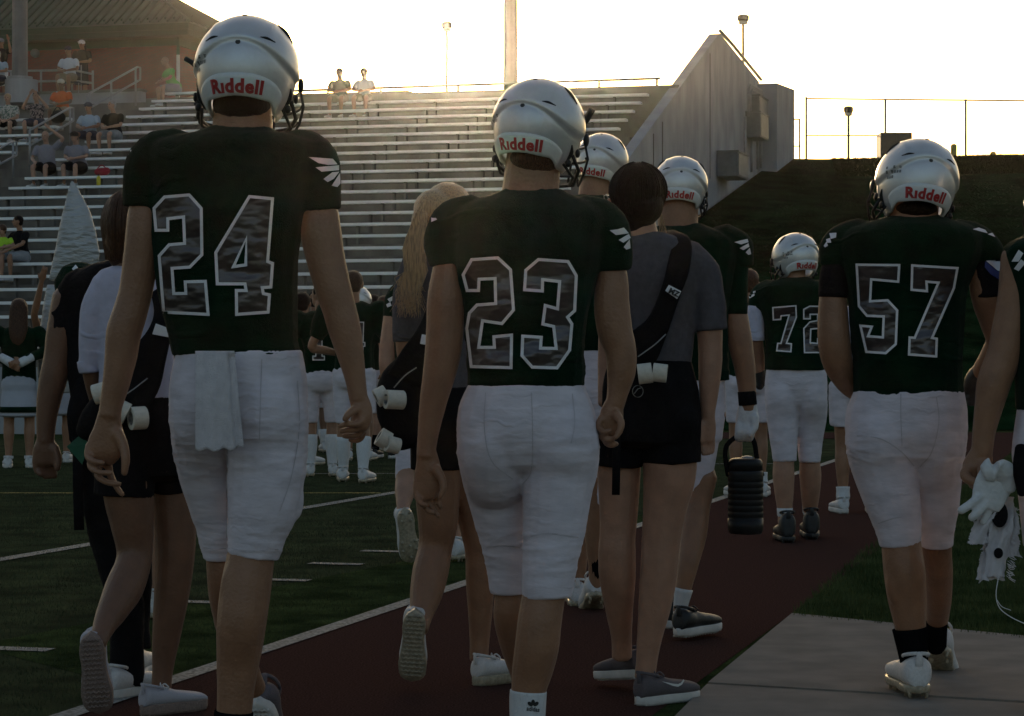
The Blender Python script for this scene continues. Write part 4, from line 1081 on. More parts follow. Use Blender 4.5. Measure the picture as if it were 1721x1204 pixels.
seam(pa_, r, pv_, [(382, 750), (381, 830), (381, 905)], 2.2); seam(pa_, r, pv_, [(500, 640), (503, 720), (490, 800), (470, 860)], 1.5)
nape_hair(f, 406, 176, 50, 34)
# towel hanging from the waistband
mb = MB(); nx, nz = 26, 40; rs = np.random.RandomState(2)
for sd_ in (0, 1):
    for j in range(nz):
        t_ = j / (nz - 1)
        for i in range(nx):
            s_ = i / (nx - 1)
            x = (328 + 2 * t_ - 2 * s_) + s_ * (66 + 16 * t_); x = 328 + s_ * (66 + 16 * t_) ; y = 590 + t_ * (168 - 8 * abs(s_ - .35) + 3 * math.sin(s_ * 19))
            d = -.165 - .018 * math.sin(min(t_, .8) * 2.6) + .006 * math.sin(s_ * 9 + t_ * 2) + (.010 if s_ > .80 else 0) * (1 if t_ > .03 else 0) + .002 * math.sin(s_ * 31 + t_ * 7)
            mb.v.append(f.p(x, y, d - sd_ * .007))
for sd_ in (0, 1):
    b_ = sd_ * nx * nz
    for j in range(nz - 1):
        for i in range(nx - 1): mb.f.append((b_ + j * nx + i, b_ + j * nx + i + 1, b_ + (j + 1) * nx + i + 1, b_ + (j + 1) * nx + i)); mb.mi.append(0)
N_ = nx * nz
rim = [i for i in range(nx)] + [j * nx + nx - 1 for j in range(1, nz)] + [(nz - 1) * nx + i for i in range(nx - 2, -1, -1)] + [j * nx for j in range(nz - 2, 0, -1)]
for a_, b_ in zip(rim, rim[1:] + rim[:1]): mb.f.append((a_, b_, b_ + N_, a_ + N_)); mb.mi.append(0)
tw = empty('towel', f.p(370, 600, -.17), 'white hand towel hanging from the waistband of the number 24 player', 'towel')
mb.build('cloth', 'towel_white', tw, smooth=True)
shoe(r, 'black', Vector((f.p(391, 600).x, 6.25 - .09, 0.0)), yaw=2, L=.32)
mb = MB(); f.tube(mb, [(393, 1196, 33), (391, 1225, 33), (390, 1250, 32)], c0=.02); mb.build('sock', 'sock_black', r, smooth=True)
h_ = f.p(434, 1176, .52); shoe(r, 'dark', h_ + Vector((0, -.02, -.02)), yaw=6, pitch=50, L=.30)

# ------------------------------------------------ player 23
f = Fig(6.62, 885, 'football player wearing number 23 in the middle with the sun behind the helmet', group='football players walking away')
r = f.root
hand = [dict(pts=[(717, 760, 17, 0, .8), (719, 780, 21, 0, .6), (720, 805, 25, 0, .45), (716, 825, 23, 0, .42), (716, 838, 18, .0, .4)], c0=.2, c1=.4),
        dict(pts=[(700, 812, 6.5), (700, 832, 6, -.005), (707, 846, 5.5, -.02), (717, 850, 4.8, -.03)], n=8),
        dict(pts=[(709, 826, 6.5, .01), (710, 845, 6, .005), (718, 858, 5.5, -.01), (728, 862, 4.8, -.02)], n=8),
        dict(pts=[(720, 830, 6.5, .02), (723, 848, 6, .02), (730, 860, 5.4, .01), (737, 868, 4.8, .005)], n=8),
        dict(pts=[(730, 826, 6.2, .03), (736, 842, 5.6, .035), (740, 853, 5, .03)], n=8),
        dict(pts=[(733, 788, 9.5, -.02), (743, 806, 7.8, -.03), (745, 822, 6.8, -.035), (740, 836, 5.5, -.035)], n=8)]
hand2 = [dict(pts=[(1032, 678, 17, 0, .9), (1028, 698, 21, 0, .75), (1028, 715, 20, 0, .7), (1028, 730, 14, 0, .7)], c0=.2, c1=.5),
         dict(pts=[(1011, 702, 7, -.01), (1005, 716, 6.5, -.02), (1014, 726, 6, -.04), (1026, 724, 5.2, -.048)], n=8),
         dict(pts=[(1014, 716, 7, -.005), (1009, 730, 6.5, -.01), (1018, 739, 6, -.035), (1031, 737, 5.2, -.042)], n=8),
         dict(pts=[(1020, 728, 7, .01), (1017, 741, 6.5, .0), (1026, 749, 6, -.025), (1037, 746, 5.2, -.03)], n=8),
         dict(pts=[(1036, 696, 9, -.03), (1044, 712, 7.5, -.045), (1040, 728, 6.4, -.05), (1034, 736, 5.4, -.052)], n=8)]
f.fuse('body', [
    [(900, 220, 44), (895, 290, 47), (890, 345, 50)],
    dict(pts=[(888, 350, 82, 0, .6), (887, 450, 88, 0, .6), (883, 600, 84, 0, .65), (884, 720, 85, 0, .7)], c0=.3),
    dict(pts=[(766, 410, 24), (753, 452, 26), (750, 500, 32), (748, 550, 31.5), (745, 590, 31), (738, 630, 28), (729, 670, 24), (722, 710, 20), (717, 750, 17), (716, 768, 17)], c1=.3),
    dict(pts=[(1012, 420, 24), (1028, 462, 26), (1028, 510, 30), (1033, 555, 30), (1043, 590, 27), (1044, 625, 25), (1038, 660, 19), (1033, 682, 17)], c1=.3),
    dict(pts=[(930, 880, 38), (922, 955, 38), (914, 1000, 37), (907, 1045, 38, -.01), (902, 1090, 38, -.01), (894, 1130, 35), (888, 1165, 30), (886, 1210, 27), (884, 1245, 27)], c1=.4),
    dict(pts=[(848, 880, 32, .17), (857, 985, 27, .19), (858, 1035, 29, .20), (866, 1080, 27, .26), (878, 1130, 22, .33), (888, 1175, 19, .38)], c1=.4),
] + hand + hand2, .0045, 'skin_tan', 2, skin_disp(202), ells=[(890, 1062, 17, 52, -.032, 1.0), (922, 1055, 19, 56, -.030, 1.0), (748, 520, 17, 44, -.022, 1), (744, 600, 12, 15, -.026, 1), (1030, 535, 17, 44, -.022, 1), (1044, 600, 11, 15, -.022, 1)])
jb = [dict(pts=[(893, 328, 70, 0, .8), (890, 342, 112, 0, .66), (888, 365, 138, .0, .66), (887, 410, 134, 0, .64), (886, 460, 122, 0, .64), (883, 520, 107, 0, .68), (882, 580, 101, 0, .68), (884, 650, 101, 0, .7)], c0=.25, c1=.03, power=2.3),
      dict(pts=[(800, 372, 46), (765, 380, 44), (748, 405, 37), (751, 446, 30)], c0=.8, c1=.05),
      dict(pts=[(975, 372, 46), (1010, 382, 46), (1027, 412, 38), (1030, 455, 32)], c0=.8, c1=.05)]
je, jv = f.fuse('jersey', jb, .006, 'jersey_green', 3, folds_jersey(23), want=True, ells=[(892, 344, 80, 20, 0, .7), (760, 368, 36, 20, 0, 1), (1012, 368, 36, 20, 0, 1)])
C1 = (640, 120, 2.151)
digit(r, je, jv, tf([(325, 676), (425, 669), (474, 715), (485, 865), (440, 918), (372, 908), (360, 993), (405, 993), (403, 955), (478, 948), (476, 1077), (322, 1073), (305, 930), (315, 872), (345, 840), (410, 835), (408, 755), (360, 757), (358, 798), (308, 798), (292, 735)], *C1))
digit(r, je, jv, tf([(568, 675), (680, 683), (712, 737), (706, 868), (682, 890), (696, 912), (688, 1010), (640, 1078), (545, 1075), (505, 1030), (508, 952), (586, 957), (583, 996), (628, 997), (620, 927), (580, 918), (590, 840), (634, 852), (641, 765), (590, 759), (589, 800), (514, 795), (519, 717)], *C1))
wings(r, je, jv, [tf(p, *C1) for p in ([(827, 575), (854, 572), (879, 565), (897, 586), (850, 592)], [(860, 610), (897, 588), (904, 602), (877, 620)], [(878, 636), (900, 607), (903, 640), (888, 645)], [(163, 522), (184, 511), (203, 536), (180, 546)], [(156, 543), (168, 540), (166, 566), (157, 566)])])
helmet(r, f.p(905, 214), .1215, yaw=-22, pitch=5, roll=5)
mb = MB(); mb.path([f.p(976, 212, .03), f.p(986, 200, .03), f.p(995, 184, .02)], .010, 8, 2); mb.build('visor_clip', 'black_plastic', r, smooth=True)
pj = [dict(pts=[(884, 646, 97, 0, .70), (884, 685, 114, 0, .66), (886, 735, 119, .0, .64), (886, 780, 108, .01, .56)], c0=.05, c1=.3, power=2.3),
      dict(pts=[(838, 680, 56, .0, 1.15), (830, 740, 63, .01, 1.2), (832, 785, 60, .04, 1.05), (836, 820, 55, .12), (845, 880, 47, .15), (854, 940, 40, .18), (857, 996, 34, .19)], c1=.02),
      dict(pts=[(930, 680, 58, 0, 1.1), (941, 740, 66, -.01, 1.18), (941, 785, 65, 0, 1.02), (937, 820, 60), (932, 880, 54), (924, 945, 48), (920, 990, 44), (920, 1005, 42)], c1=.02)]
pa_, pv_ = f.fuse('pants', pj, .0055, 'pants_white', 4, folds_pants(23, ((.90, .05), (.57, .06), (.62, .03)), .0032), ells=[(951, 960, 14, 46, .02, 1.1)], want=True)
seam(pa_, r, pv_, [(893, 660), (895, 720), (893, 790), (878, 815)]); seam(pa_, r, pv_, [(816, 660), (814, 720), (826, 775), (862, 806)]); seam(pa_, r, pv_, [(962, 662), (966, 710), (960, 745)])
seam(pa_, r, pv_, [(878, 905), (920, 897), (972, 904)], 2); seam(pa_, r, pv_, [(812, 922), (845, 918), (874, 921)], 2)
nape_hair(f, 900, 268, 46, 30, 'hair_brown')
mb = MB(); f.tube(mb, [(888, 1161, 31), (887, 1180, 31), (886, 1230, 29), (884, 1262, 27)], c0=.02); so = mb.build('sock', 'sock_white', r, smooth=True)
# small trefoil and word on the sock
bvs = BVHTree.FromPolygons([tuple(v.co + r.location) for v in so.data.vertices], [tuple(p.vertices) for p in so.data.polygons])
so['_off'] = list(r.location)
for (x, y, a) in ((896, 1181, 0), (891, 1183.5, -52), (901, 1183.5, 52)):
    pts = [(x + 3.2 * math.cos(t) * math.cos(R(a)) - 5 * math.sin(t) * math.sin(R(a)), y + 3.2 * math.cos(t) * math.sin(R(a)) + 5 * math.sin(t) * math.cos(R(a))) for t in np.linspace(0, 2 * math.pi, 13)[:-1]]
    project('sock_emblem', [pts], bvs, 'black_print', so, .002, 30)
def text_on(name, txt, x, y, h, w, bvh, m, parent, tilt=0.0, lift=.002, bold=.02):
    cu = bpy.data.curves.new('t', 'FONT'); cu.body = txt; cu.size = 1; cu.align_x = 'CENTER'; cu.offset = bold; cu.resolution_u = 2
    to = bpy.data.objects.new('t', cu); COL.objects.link(to); dg = bpy.context.evaluated_depsgraph_get(); me = bpy.data.meshes.new_from_object(to.evaluated_get(dg)); bpy.data.objects.remove(to)
    xs = [v.co.x for v in me.vertices]; ys = [v.co.y for v in me.vertices]; W0 = max(xs) - min(xs); H0 = max(ys) - min(ys)
    off = Vector(parent['_off']) if parent.get('_off') is not None else Vector(parent.location); o0 = Vector((0, 0, CH))
    for v in me.vertices:
        px = (v.co.x - (max(xs) + min(xs)) / 2) / W0 * w; py = (v.co.y - min(ys) - H0 / 2) / H0 * h
        qx = x + px * math.cos(R(tilt)) + py * math.sin(R(tilt)); qy = y + px * math.sin(R(tilt)) - py * math.cos(R(tilt))
        d = P(qx, qy, 1.0) - o0; d.normalize(); hit = bvh.ray_cast(o0, d)
        v.co = (hit[0] if hit[0] is not None else o0 + d * f.Y) - d * lift - off
    me.materials.clear(); me.materials.append(MATS[m]); return link(name, me, parent)
text_on('sock_word', 'adidas', 896, 1192, 8, 22, bvs, 'black_print', so, 6)
del so['_off']
shoe(r, 'white', Vector((f.p(884, 600).x, 6.62 - .09, 0)), yaw=0, L=.30)
shoe(r, 'white', f.p(889, 1192, .42), yaw=0, pitch=45, L=.30)

# ------------------------------------------------ player 57
f = Fig(7.86, 1530, 'broad football player wearing number 57 with black undersleeves and silver helmet on the pavement', group='football players walking away')
r = f.root
f.fuse('body', [
    [(1540, 310, 40), (1535, 360, 42), (1532, 385, 44)],
    dict(pts=[(1532, 390, 72, 0, .6), (1526, 500, 76, 0, .65), (1528, 650, 76, 0, .7), (1524, 740, 75, 0, .7)], c0=.3),
    dict(pts=[(1412, 430, 17), (1401, 485, 22), (1400, 530, 26), (1402, 575, 28, .0), (1408, 610, 26, .02), (1424, 640, 22, .10), (1446, 662, 17, .20)], c1=.3),
    dict(pts=[(1446, 662, 16, .20), (1462, 672, 18, .24), (1476, 676, 14, .27)], c0=.3, c1=.5),
    dict(pts=[(1645, 440, 22), (1660, 500, 28), (1672, 540, 26, .05), (1680, 572, 24, .10), (1668, 600, 22, .18), (1650, 628, 18, .28)], c1=.3),
    dict(pts=[(1514, 840, 34), (1515, 912, 34), (1520, 960, 35.5, -.01), (1524, 1005, 33), (1529, 1045, 28), (1533, 1080, 24), (1535, 1120, 22)], c1=.4),
    dict(pts=[(1573, 830, 32, .14), (1574, 915, 26, .18), (1578, 965, 24, .25), (1578, 1010, 22, .35), (1575, 1050, 18, .45), (1573, 1090, 16, .50)], c1=.4),
], .006, 'skin_tan', 3, skin_disp(203), ells=[(1505, 975, 17, 44, -.030, 1.0), (1535, 968, 18, 46, -.028, 1.0), (1402, 560, 14, 34, -.02, 1)])
jb = [dict(pts=[(1534, 370, 62, 0, .8), (1530, 380, 100, 0, .72), (1528, 400, 122, 0, .7), (1527, 440, 118, 0, .7), (1525, 490, 101, 0, .72), (1525, 550, 97, 0, .76), (1526, 610, 93, 0, .78), (1527, 664, 93, 0, .8)], c0=.2, c1=.03, power=2.4),
      dict(pts=[(1448, 400, 34), (1420, 406, 31), (1404, 420, 27), (1401, 446, 22)], c0=.8, c1=.05),
      dict(pts=[(1605, 402, 36), (1636, 408, 34), (1656, 424, 32), (1660, 440, 30)], c0=.8, c1=.05)]
je, jv = f.fuse('jersey', jb, .0065, 'jersey_green', 3, folds_jersey(57), want=True, ells=[(1534, 384, 86, 16, 0, .9)])
C6 = (1350, 220, 2.509)
digit(r, je, jv, tf([(220, 560), (410, 562), (405, 642), (291, 632), (287, 714), (358, 710), (401, 756), (395, 902), (349, 943), (262, 937), (235, 817), (296, 822), (280, 862), (331, 866), (334, 788), (266, 785), (230, 742)], *C6), w=4)
digit(r, je, jv, tf([(455, 563), (656, 575), (640, 665), (550, 870), (568, 873), (565, 957), (441, 948), (444, 867), (467, 868), (563, 645), (525, 642), (527, 682), (452, 675)], *C6), w=4)
wings(r, je, jv, [tf(p, *C6) for p in ([(715, 415), (740, 408), (768, 418), (778, 432), (750, 425)], [(778, 436), (797, 430), (810, 448)], [(110, 432), (140, 430), (138, 450), (116, 456)], [(96, 458), (113, 452), (118, 472), (100, 472)], [(86, 485), (98, 467), (104, 484), (92, 492)])])
mb = MB(); f.tube(mb, [(1407, 435, 20), (1402, 460, 24), (1400, 500, 25)], c0=.5, c1=.03); mb.build('undersleeve', 'black_cloth', r, smooth=True)
us, ub = f.fuse('undersleeve', [dict(pts=[(1650, 440, 26), (1659, 460, 31), (1664, 500, 31)], c0=.5, c1=.03)], .006, 'black_cloth', 2, want=True)
us['_off'] = list(r.location)
project('silver_patch', [tf([(770, 548), (800, 520), (848, 510), (853, 565), (850, 598), (820, 590)], *C6)], ub, 'foil_patch', us, .004, 8)
project('blue_patch', [tf([(768, 550), (818, 592), (850, 600), (853, 625), (830, 630), (790, 605), (765, 575)], *C6)], ub, 'blue_print', us, .004, 8)
del us['_off']
f.fuse('glove', [dict(pts=[(1652, 622, 17, .27), (1640, 640, 19, .30), (1632, 655, 14, .32)], c0=.1, c1=.6), dict(pts=[(1632, 650, 8, .32), (1622, 660, 7, .33), (1616, 655, 6, .34)], n=8), dict(pts=[(1640, 655, 8, .30), (1632, 668, 7, .31), (1622, 668, 6, .33)], n=8), dict(pts=[(1646, 658, 8, .29), (1640, 674, 7, .30), (1630, 678, 6, .31)], n=8)], .005, 'shoe_black', 2)
helmet(r, f.p(1541, 306), .1285, yaw=6, pitch=9, roll=9)
pj = [dict(pts=[(1528, 655, 92, 0, .8), (1524, 690, 102, 0, .72), (1523, 730, 103, .0, .70), (1526, 770, 94, .01, .6)], c0=.05, c1=.3, power=2.3),
      dict(pts=[(1482, 690, 54, 0, 1.2), (1480, 735, 60, -.01, 1.2), (1484, 770, 58, 0, 1.05), (1491, 805, 53, 0), (1503, 855, 45.5, 0), (1511, 895, 38.5, 0), (1513, 918, 35, 0)], c1=.02),
      dict(pts=[(1572, 690, 50, 0, 1.2), (1570, 735, 54, .01, 1.25), (1569, 775, 52, .05, 1.05), (1570, 805, 47, .09), (1573, 855, 39, .12), (1574, 895, 30, .14), (1574, 918, 28, .15)], c1=.02)]
pa_, pv_ = f.fuse('pants', pj, .006, 'pants_white', 4, folds_pants(57, ((.83, .06), (.56, .03)), .0036), want=True)
seam(pa_, r, pv_, [(1514, 662), (1514, 700), (1516, 750)]); seam(pa_, r, pv_, [(1574, 668), (1578, 710), (1566, 760), (1546, 785)]); seam(pa_, r, pv_, [(1476, 880), (1510, 870), (1548, 868)], 2)
seam(pa_, r, pv_, [(1440, 733), (1480, 738), (1515, 760), (1540, 788)], 1.8)
nape_hair(f, 1538, 352, 38, 20, 'hair_dark')
for pts in ([(1529, 1056, 30), (1532, 1080, 27), (1536, 1110, 24), (1537, 1130, 22)], [(1573, 1044, 20, .43), (1573, 1062, 19, .46), (1573, 1085, 18, .49)]):
    mb = MB(); f.tube(mb, pts, c0=.02); mb.build('sock', 'sock_black', r, smooth=True)
hp = f.p(1537, 1175); shoe(r, 'cleat', Vector((hp.x, 7.86 - .09, .012 + .02)), yaw=-4, L=.31)
shoe(r, 'cleat', f.p(1577, 1094, .52), yaw=14, pitch=38, L=.30)

# ------------------------------------------------ student trainer with dark hair, grey shirt
f = Fig(7.8, 1105, 'girl with dark tied up hair, glasses, grey shirt and black shoulder strap beside number 23', group='student trainers with waist bags')
r = f.root
hand = [dict(pts=[(1190, 700, 12, 0, .9), (1190, 722, 14, 0, .6), (1189, 742, 12, 0, .5)], c0=.2, c1=.4)] + \
       [dict(pts=[(1181 + i * 5.5, 736, 5.5, .01 * i), (1181 + i * 5.5, 752, 5, .01 * i), (1183 + i * 4.5, 764 - i, 4.5, .01 * i - .005)], n=8) for i in range(4)] + \
       [dict(pts=[(1180, 712, 6.5, -.01), (1176, 728, 6, -.015), (1178, 742, 5, -.015)], n=8)]
f.fuse('body', [
    [(1078, 325, 38), (1072, 360, 28), (1078, 400, 30)],
    dict(pts=[(1062, 345, 26, .04), (1056, 362, 20, .05)], c0=.8),
    dict(pts=[(1105, 430, 48, 0, .65), (1105, 600, 46, 0, .7), (1092, 720, 60, 0, .75)], c0=.3),
    dict(pts=[(1185, 450, 24), (1192, 540, 23), (1194, 580, 21), (1194, 610, 20.5), (1192, 650, 18), (1190, 690, 13), (1190, 702, 12)], c1=.3),
    dict(pts=[(1040, 440, 24), (1030, 520, 22, .05), (1024, 600, 20, .08), (1018, 680, 14, .06)], c1=.5),
    dict(pts=[(1040, 740, 40, .06), (1040, 800, 37, .06), (1040, 860, 33, .06), (1038, 900, 31, .06), (1037, 930, 32, .06), (1038, 970, 31, .07), (1041, 1020, 24, .10), (1045, 1070, 17.5, .14), (1046, 1105, 17, .16)], c1=.3),
    dict(pts=[(1125, 740, 47), (1125, 800, 45), (1118, 850, 38), (1113, 890, 34.5), (1110, 920, 33), (1107, 965, 32), (1100, 1020, 28), (1092, 1070, 22), (1087, 1110, 18.5), (1084, 1140, 18)], c1=.3),
] + hand, .0055, 'skin_fair', 2, skin_disp(300), ells=[(1024, 340, 5, 7, .02), (1022, 945, 14, 46, .045, 1), (1052, 940, 14, 46, .045, 1), (1093, 945, 15, 48, -.022, 1), (1123, 940, 15, 48, -.022, 1)])
f.fuse('shirt', [dict(pts=[(1092, 392, 34, 0, .9), (1098, 402, 56, 0, .75), (1108, 425, 74, 0, .66), (1110, 470, 76, 0, .66), (1110, 540, 60, 0, .72), (1108, 618, 55, 0, .78)], c0=.2, c1=.03),
      dict(pts=[(1150, 432, 36), (1178, 462, 34), (1190, 510, 31), (1194, 555, 29)], c0=.8, c1=.04),
      dict(pts=[(1060, 432, 34), (1040, 465, 30), (1032, 520, 28)], c0=.8, c1=.04)], .006, 'grey_tee', 3, folds_shirt(71, .006, 8, (1, 1, 1)))
f.fuse('shorts', [dict(pts=[(1110, 606, 54, 0, .8), (1104, 660, 72, -.01, .8), (1095, 715, 86, -.01, .72), (1092, 742, 88, 0, .7)], c0=.03, c1=.2),
      dict(pts=[(1043, 715, 43, .03), (1040, 783, 41, .04)], c1=.02, sub=1), dict(pts=[(1128, 715, 50), (1129, 778, 51)], c1=.02, sub=1)], .006, 'black_cloth', 2, folds_shirt(72, .005, 9), ells=[(1130, 705, 46, 46, -.05, .8), (1060, 705, 46, 46, -.03, .8)])
# hair: smooth cap of strands gathered at the nape
hc = f.p(1072, 325)
f.fuse('hair', [dict(pts=[(1068, 366, 34, 0, 1), (1078, 382, 26, -.02, .8), (1086, 392, 14, -.03, .8)], c0=.5, c1=.8)], .006, 'hair_dark', 4, lambda co: wrinkle(co, 31, .004, 45, (1, 1, .25), .4), ells=[(1072, 325, 46, 48, -.01, 1.08), (1078, 345, 38, 36, -.03, 1.08)])
rs = np.random.RandomState(12); pp = []
for i in range(520):
    a = rs.uniform(-1.57, 1.57); k = 0.985 + rs.uniform(0, .035) + (rs.rand() < .04) * .04; pts = []
    for t in np.linspace(.15, 2.25, 7):
        x = 49 * math.sin(a) * math.sin(min(t, 1.6)) * (1 - .35 * max(0, t - 1.5)); y = -51 * math.cos(t) + (t > 1.6) * 6 * (t - 1.6)
        dd = -.112 * math.cos(a) * math.sin(t)
        pts.append(f.p(1072 + x * k, 325 + y * k, dd * k))
    pp.append(pts)
strands('hair_strand', r, pp, .0017, 'hair_dark')['kind'] = 'stuff'
pp = [[f.p(1110 + rs.uniform(-3, 3), 360, -.03), f.p(1112 + rs.uniform(-4, 8), 385, -.02), f.p(1110 + rs.uniform(-8, 10), 398 + rs.uniform(0, 10), -.02)] for _ in range(14)]
strands('loose_strand', r, pp, .0009, 'hair_blonde')['kind'] = 'stuff'
gl = MB(); gl.path([f.p(1036, 330, -.03), f.p(1026, 329, .0), f.p(1019, 328, .04)], .0022, 6); 
gl.path([f.p(1019, 327, .04), f.p(1015, 330, .06), f.p(1016, 338, .06), f.p(1021, 342, .05), f.p(1023, 335, .04), f.p(1019, 327, .04)], .0018, 6); gl.build('glasses', 'galvanised', r, smooth=True)
# strap, waist bag, tape
def strap_bag(f, strap_pts, strap_w, label, name='waist_bag', bag=None, ref=None, tail=None, badge=None, badge_text=None, zipper=None):
    t = empty(name, f.p(*strap_pts[-1][:3]), label, 'waist bag', 'black waist bags slung across the trainers')
    mb = MB(); tube_into(mb, [(f.p(x, y, d), w / 2 * f.Y / F, .010) for (x, y, d), w in zip(strap_pts, strap_w)], 12, .1, .1, 3, ref=ref, power=4)
    st_ = mb.build('strap', 'black_cloth', t, smooth=True)
    if bag:
        mb = MB()
        for b in bag: f.tube(mb, **b)
        bo, bb = fuse('pouch', mb, .006, 'black_cloth', t, 3, folds_shirt(5, .004, 12), want=True)
    if badge:
        b4 = [f.p(*q) for q in badge]; mb = MB(); n_ = (b4[1] - b4[0]).cross(b4[3] - b4[0]).normalized()
        if n_.y > 0: n_ = -n_
        mb.prism(b4, n_ * .004); bo_ = mb.build('badge', 'wing_white', t, bevel=.001)
    if zipper:
        mb = MB(); mb.path([f.p(*q) for q in zipper], .0022, 5, 2); mb.build('zipper', 'galvanised', t, smooth=True)
    if tail:
        mb = MB(); tube_into(mb, [(f.p(*q), .013, .003) for q in tail], 8, .1, .1, 1, ref=np.array([1.0, 0, 0]), power=4); mb.build('strap_tail', 'black_cloth', t, smooth=True)
    return t
t7 = strap_bag(f, [(1120, 392, .06), (1144, 406, -.05), (1140, 450, -.115), (1126, 495, -.13), (1106, 545, -.12), (1082, 580, -.11), (1060, 612, -.09)], [34, 34, 38, 34, 40, 62, 70],
    'black shoulder bag strap with white badge across the dark haired girl in grey',
    bag=[dict(pts=[(1052, 610, 30, -.05, .8), (1048, 650, 36, -.05, .8), (1044, 700, 34, -.04, .8)], c0=.5, c1=.5)],
    badge=[(1118, 489, -.150), (1124, 479, -.150), (1145, 490, -.145), (1138, 503, -.150)], zipper=[(1119, 562, -.135), (1100, 580, -.14), (1072, 600, -.14)], tail=[(1036, 700, -.12), (1036, 770, -.12), (1035, 832, -.11)])
cu = bpy.data.curves.new('t', 'FONT'); cu.body = 'MZ'; cu.size = .024; cu.align_x = 'CENTER'; cu.offset = .0012; cu.extrude = .0004
to = bpy.data.objects.new('t', cu); COL.objects.link(to); me = bpy.data.meshes.new_from_object(to.evaluated_get(bpy.context.evaluated_depsgraph_get())); bpy.data.objects.remove(to)
me.materials.clear(); me.materials.append(M('black_print'))
q_ = f.p(1131, 495.5, -.158); o = link('badge_lettering', me, t7, q_ - t7.location); o.rotation_euler = Euler((R(90), R(26), 0), 'XYZ')
mb = MB(); mb.path([f.p(1072 + 9 * math.cos(a), 658 + 10 * math.sin(a), -.155) for a in np.linspace(0, 6.283, 17)], .0012, 5); mb.path([f.p(1066, 662, -.156), f.p(1072, 654, -.156), f.p(1078, 652, -.156)], .0016, 5); mb.build('round_emblem', 'galvanised', t7, smooth=True)
tape_roll('tape roll nearer the elbow of number 23 on the grey shirted girl', f.p(1084, 628, -.17), (1, -.05, .12), 17 * 7.65 / F, 24 * 7.65 / F)
tape_roll('tape roll further from number 23 on the grey shirted girl', f.p(1109, 627, -.17), (1, -.1, -.12), 15.5 * 7.65 / F, 24 * 7.65 / F)
sh_ = shoe(r, 'dark', Vector((f.p(1072, 600).x, 7.72, .0)), yaw=48, L=.255)
mb = MB(); sw = [(.40, .235), (.44, .195), (.50, .175), (.58, .19), (.78, .255), (.58, .215), (.50, .205), (.45, .215), (.41, .25)]
def side_pt(y, z): return (float(np.interp(y, [.2, .38, .52, .66, .80], [.165, .163, .180, .205, .205])) + .004 - .10 * max(0, z - .20), y, z)
mb.add([side_pt(1.02 - y, z) for y, z in sw], [(0, 1, 2, 8), (2, 3, 6, 7), (2, 7, 8), (3, 4, 5), (3, 5, 6)]); o = mb.build('side_emblem', 'helmet_bumper', sh_)
shoe(r, 'dark', Vector((f.p(1052, 600).x + .06, 7.98, .055)), yaw=-32, pitch=8, L=.25)

# ------------------------------------------------ girl in white long sleeves
f = Fig(7.5, 225, 'girl in white sweater with rolled sleeves, black shorts and white knit shoes', group='student trainers with waist bags')
r = f.root
f.fuse('body', [
    [(212, 385, 36), (214, 420, 26), (218, 455, 28)],
    dict(pts=[(222, 480, 48, 0, .65), (228, 640, 48, 0, .7), (232, 760, 58, 0, .75)], c0=.3),
    dict(pts=[(168, 500, 24), (152, 575, 20), (155, 640, 14, .03), (166, 690, 11, .08), (172, 720, 11, .09), (176, 740, 8, .1)], c1=.5),
    dict(pts=[(215, 780, 44), (216, 830, 43), (222, 880, 37), (226, 925, 31), (222, 955, 31, -.02), (208, 990, 33, -.06), (190, 1025, 27, -.12), (172, 1060, 18, -.19), (164, 1085, 14, -.24)], c1=.3),
    dict(pts=[(290, 780, 40, .12), (292, 830, 37, .12), (295, 900, 35, .12), (293, 950, 33, .12), (288, 1000, 30, .12), (281, 1060, 25, .12), (274, 1120, 18.5, .12), (271, 1160, 17, .12)], c1=.3),
], .005, 'skin_deep', 2, skin_disp(204))
f.fuse('sweater', [dict(pts=[(216, 446, 30, 0, .9), (218, 456, 52, 0, .75), (222, 482, 66, 0, .68), (226, 540, 66, 0, .70), (230, 610, 64, 0, .74), (232, 670, 68, 0, .78)], c0=.2, c1=.03),
      dict(pts=[(186, 482, 34), (164, 520, 29), (156, 570, 25), (152, 600, 20), (150, 612, 19), (149, 618, 17)], c0=.8, c1=.04)], .006, 'white_shirt', 2, folds_shirt(81, .007, 8, (1, 1, .7)))
mb = MB(); f.tube(mb, [(147, 606, 18), (149, 617, 18.5), (150, 626, 17)], c0=.2, c1=.1); mb.build('rolled_cuff', 'white_shirt', r, smooth=True)
f.fuse('shorts', [dict(pts=[(234, 662, 66, 0, .78), (234, 710, 74, 0, .8), (232, 760, 78, .02, .75), (232, 800, 78, .03, .6)], c0=.03, c1=.2),
      dict(pts=[(212, 760, 50), (208, 834, 51)], c1=.02, sub=1), dict(pts=[(286, 760, 42, .1), (292, 824, 42, .12)], c1=.02, sub=1)], .006, 'black_cloth', 2, folds_shirt(82, .006, 9))
f.fuse('hair', [dict(pts=[(206, 410, 30, 0, .9), (204, 440, 22, -.02, .7)], c0=.5, c1=.8)], .006, 'hair_brown', 3, lambda co: wrinkle(co, 41, .006, 40, (1, 1, .25), .4), ells=[(218, 372, 42, 54, 0, 1.1), (206, 395, 31, 50, -.03, 1.1)])
rs = np.random.RandomState(14); pp = []
for i in range(90):
    a = rs.uniform(-1.4, 1.2); pts = []
    for t in np.linspace(.3, 2.6, 7):
        pts.append(f.p(210 + 42 * math.sin(a) * math.sin(min(t, 1.5)) * (1 - .2 * max(0, t - 1.6)), 378 - 58 * math.cos(t) + max(0, t - 2) * 16, -.115 * math.cos(a) * math.sin(min(t, 2.3))))
    pp.append(pts)
strands('hair_strand', r, pp, .0018, 'hair_brown')['kind'] = 'stuff'
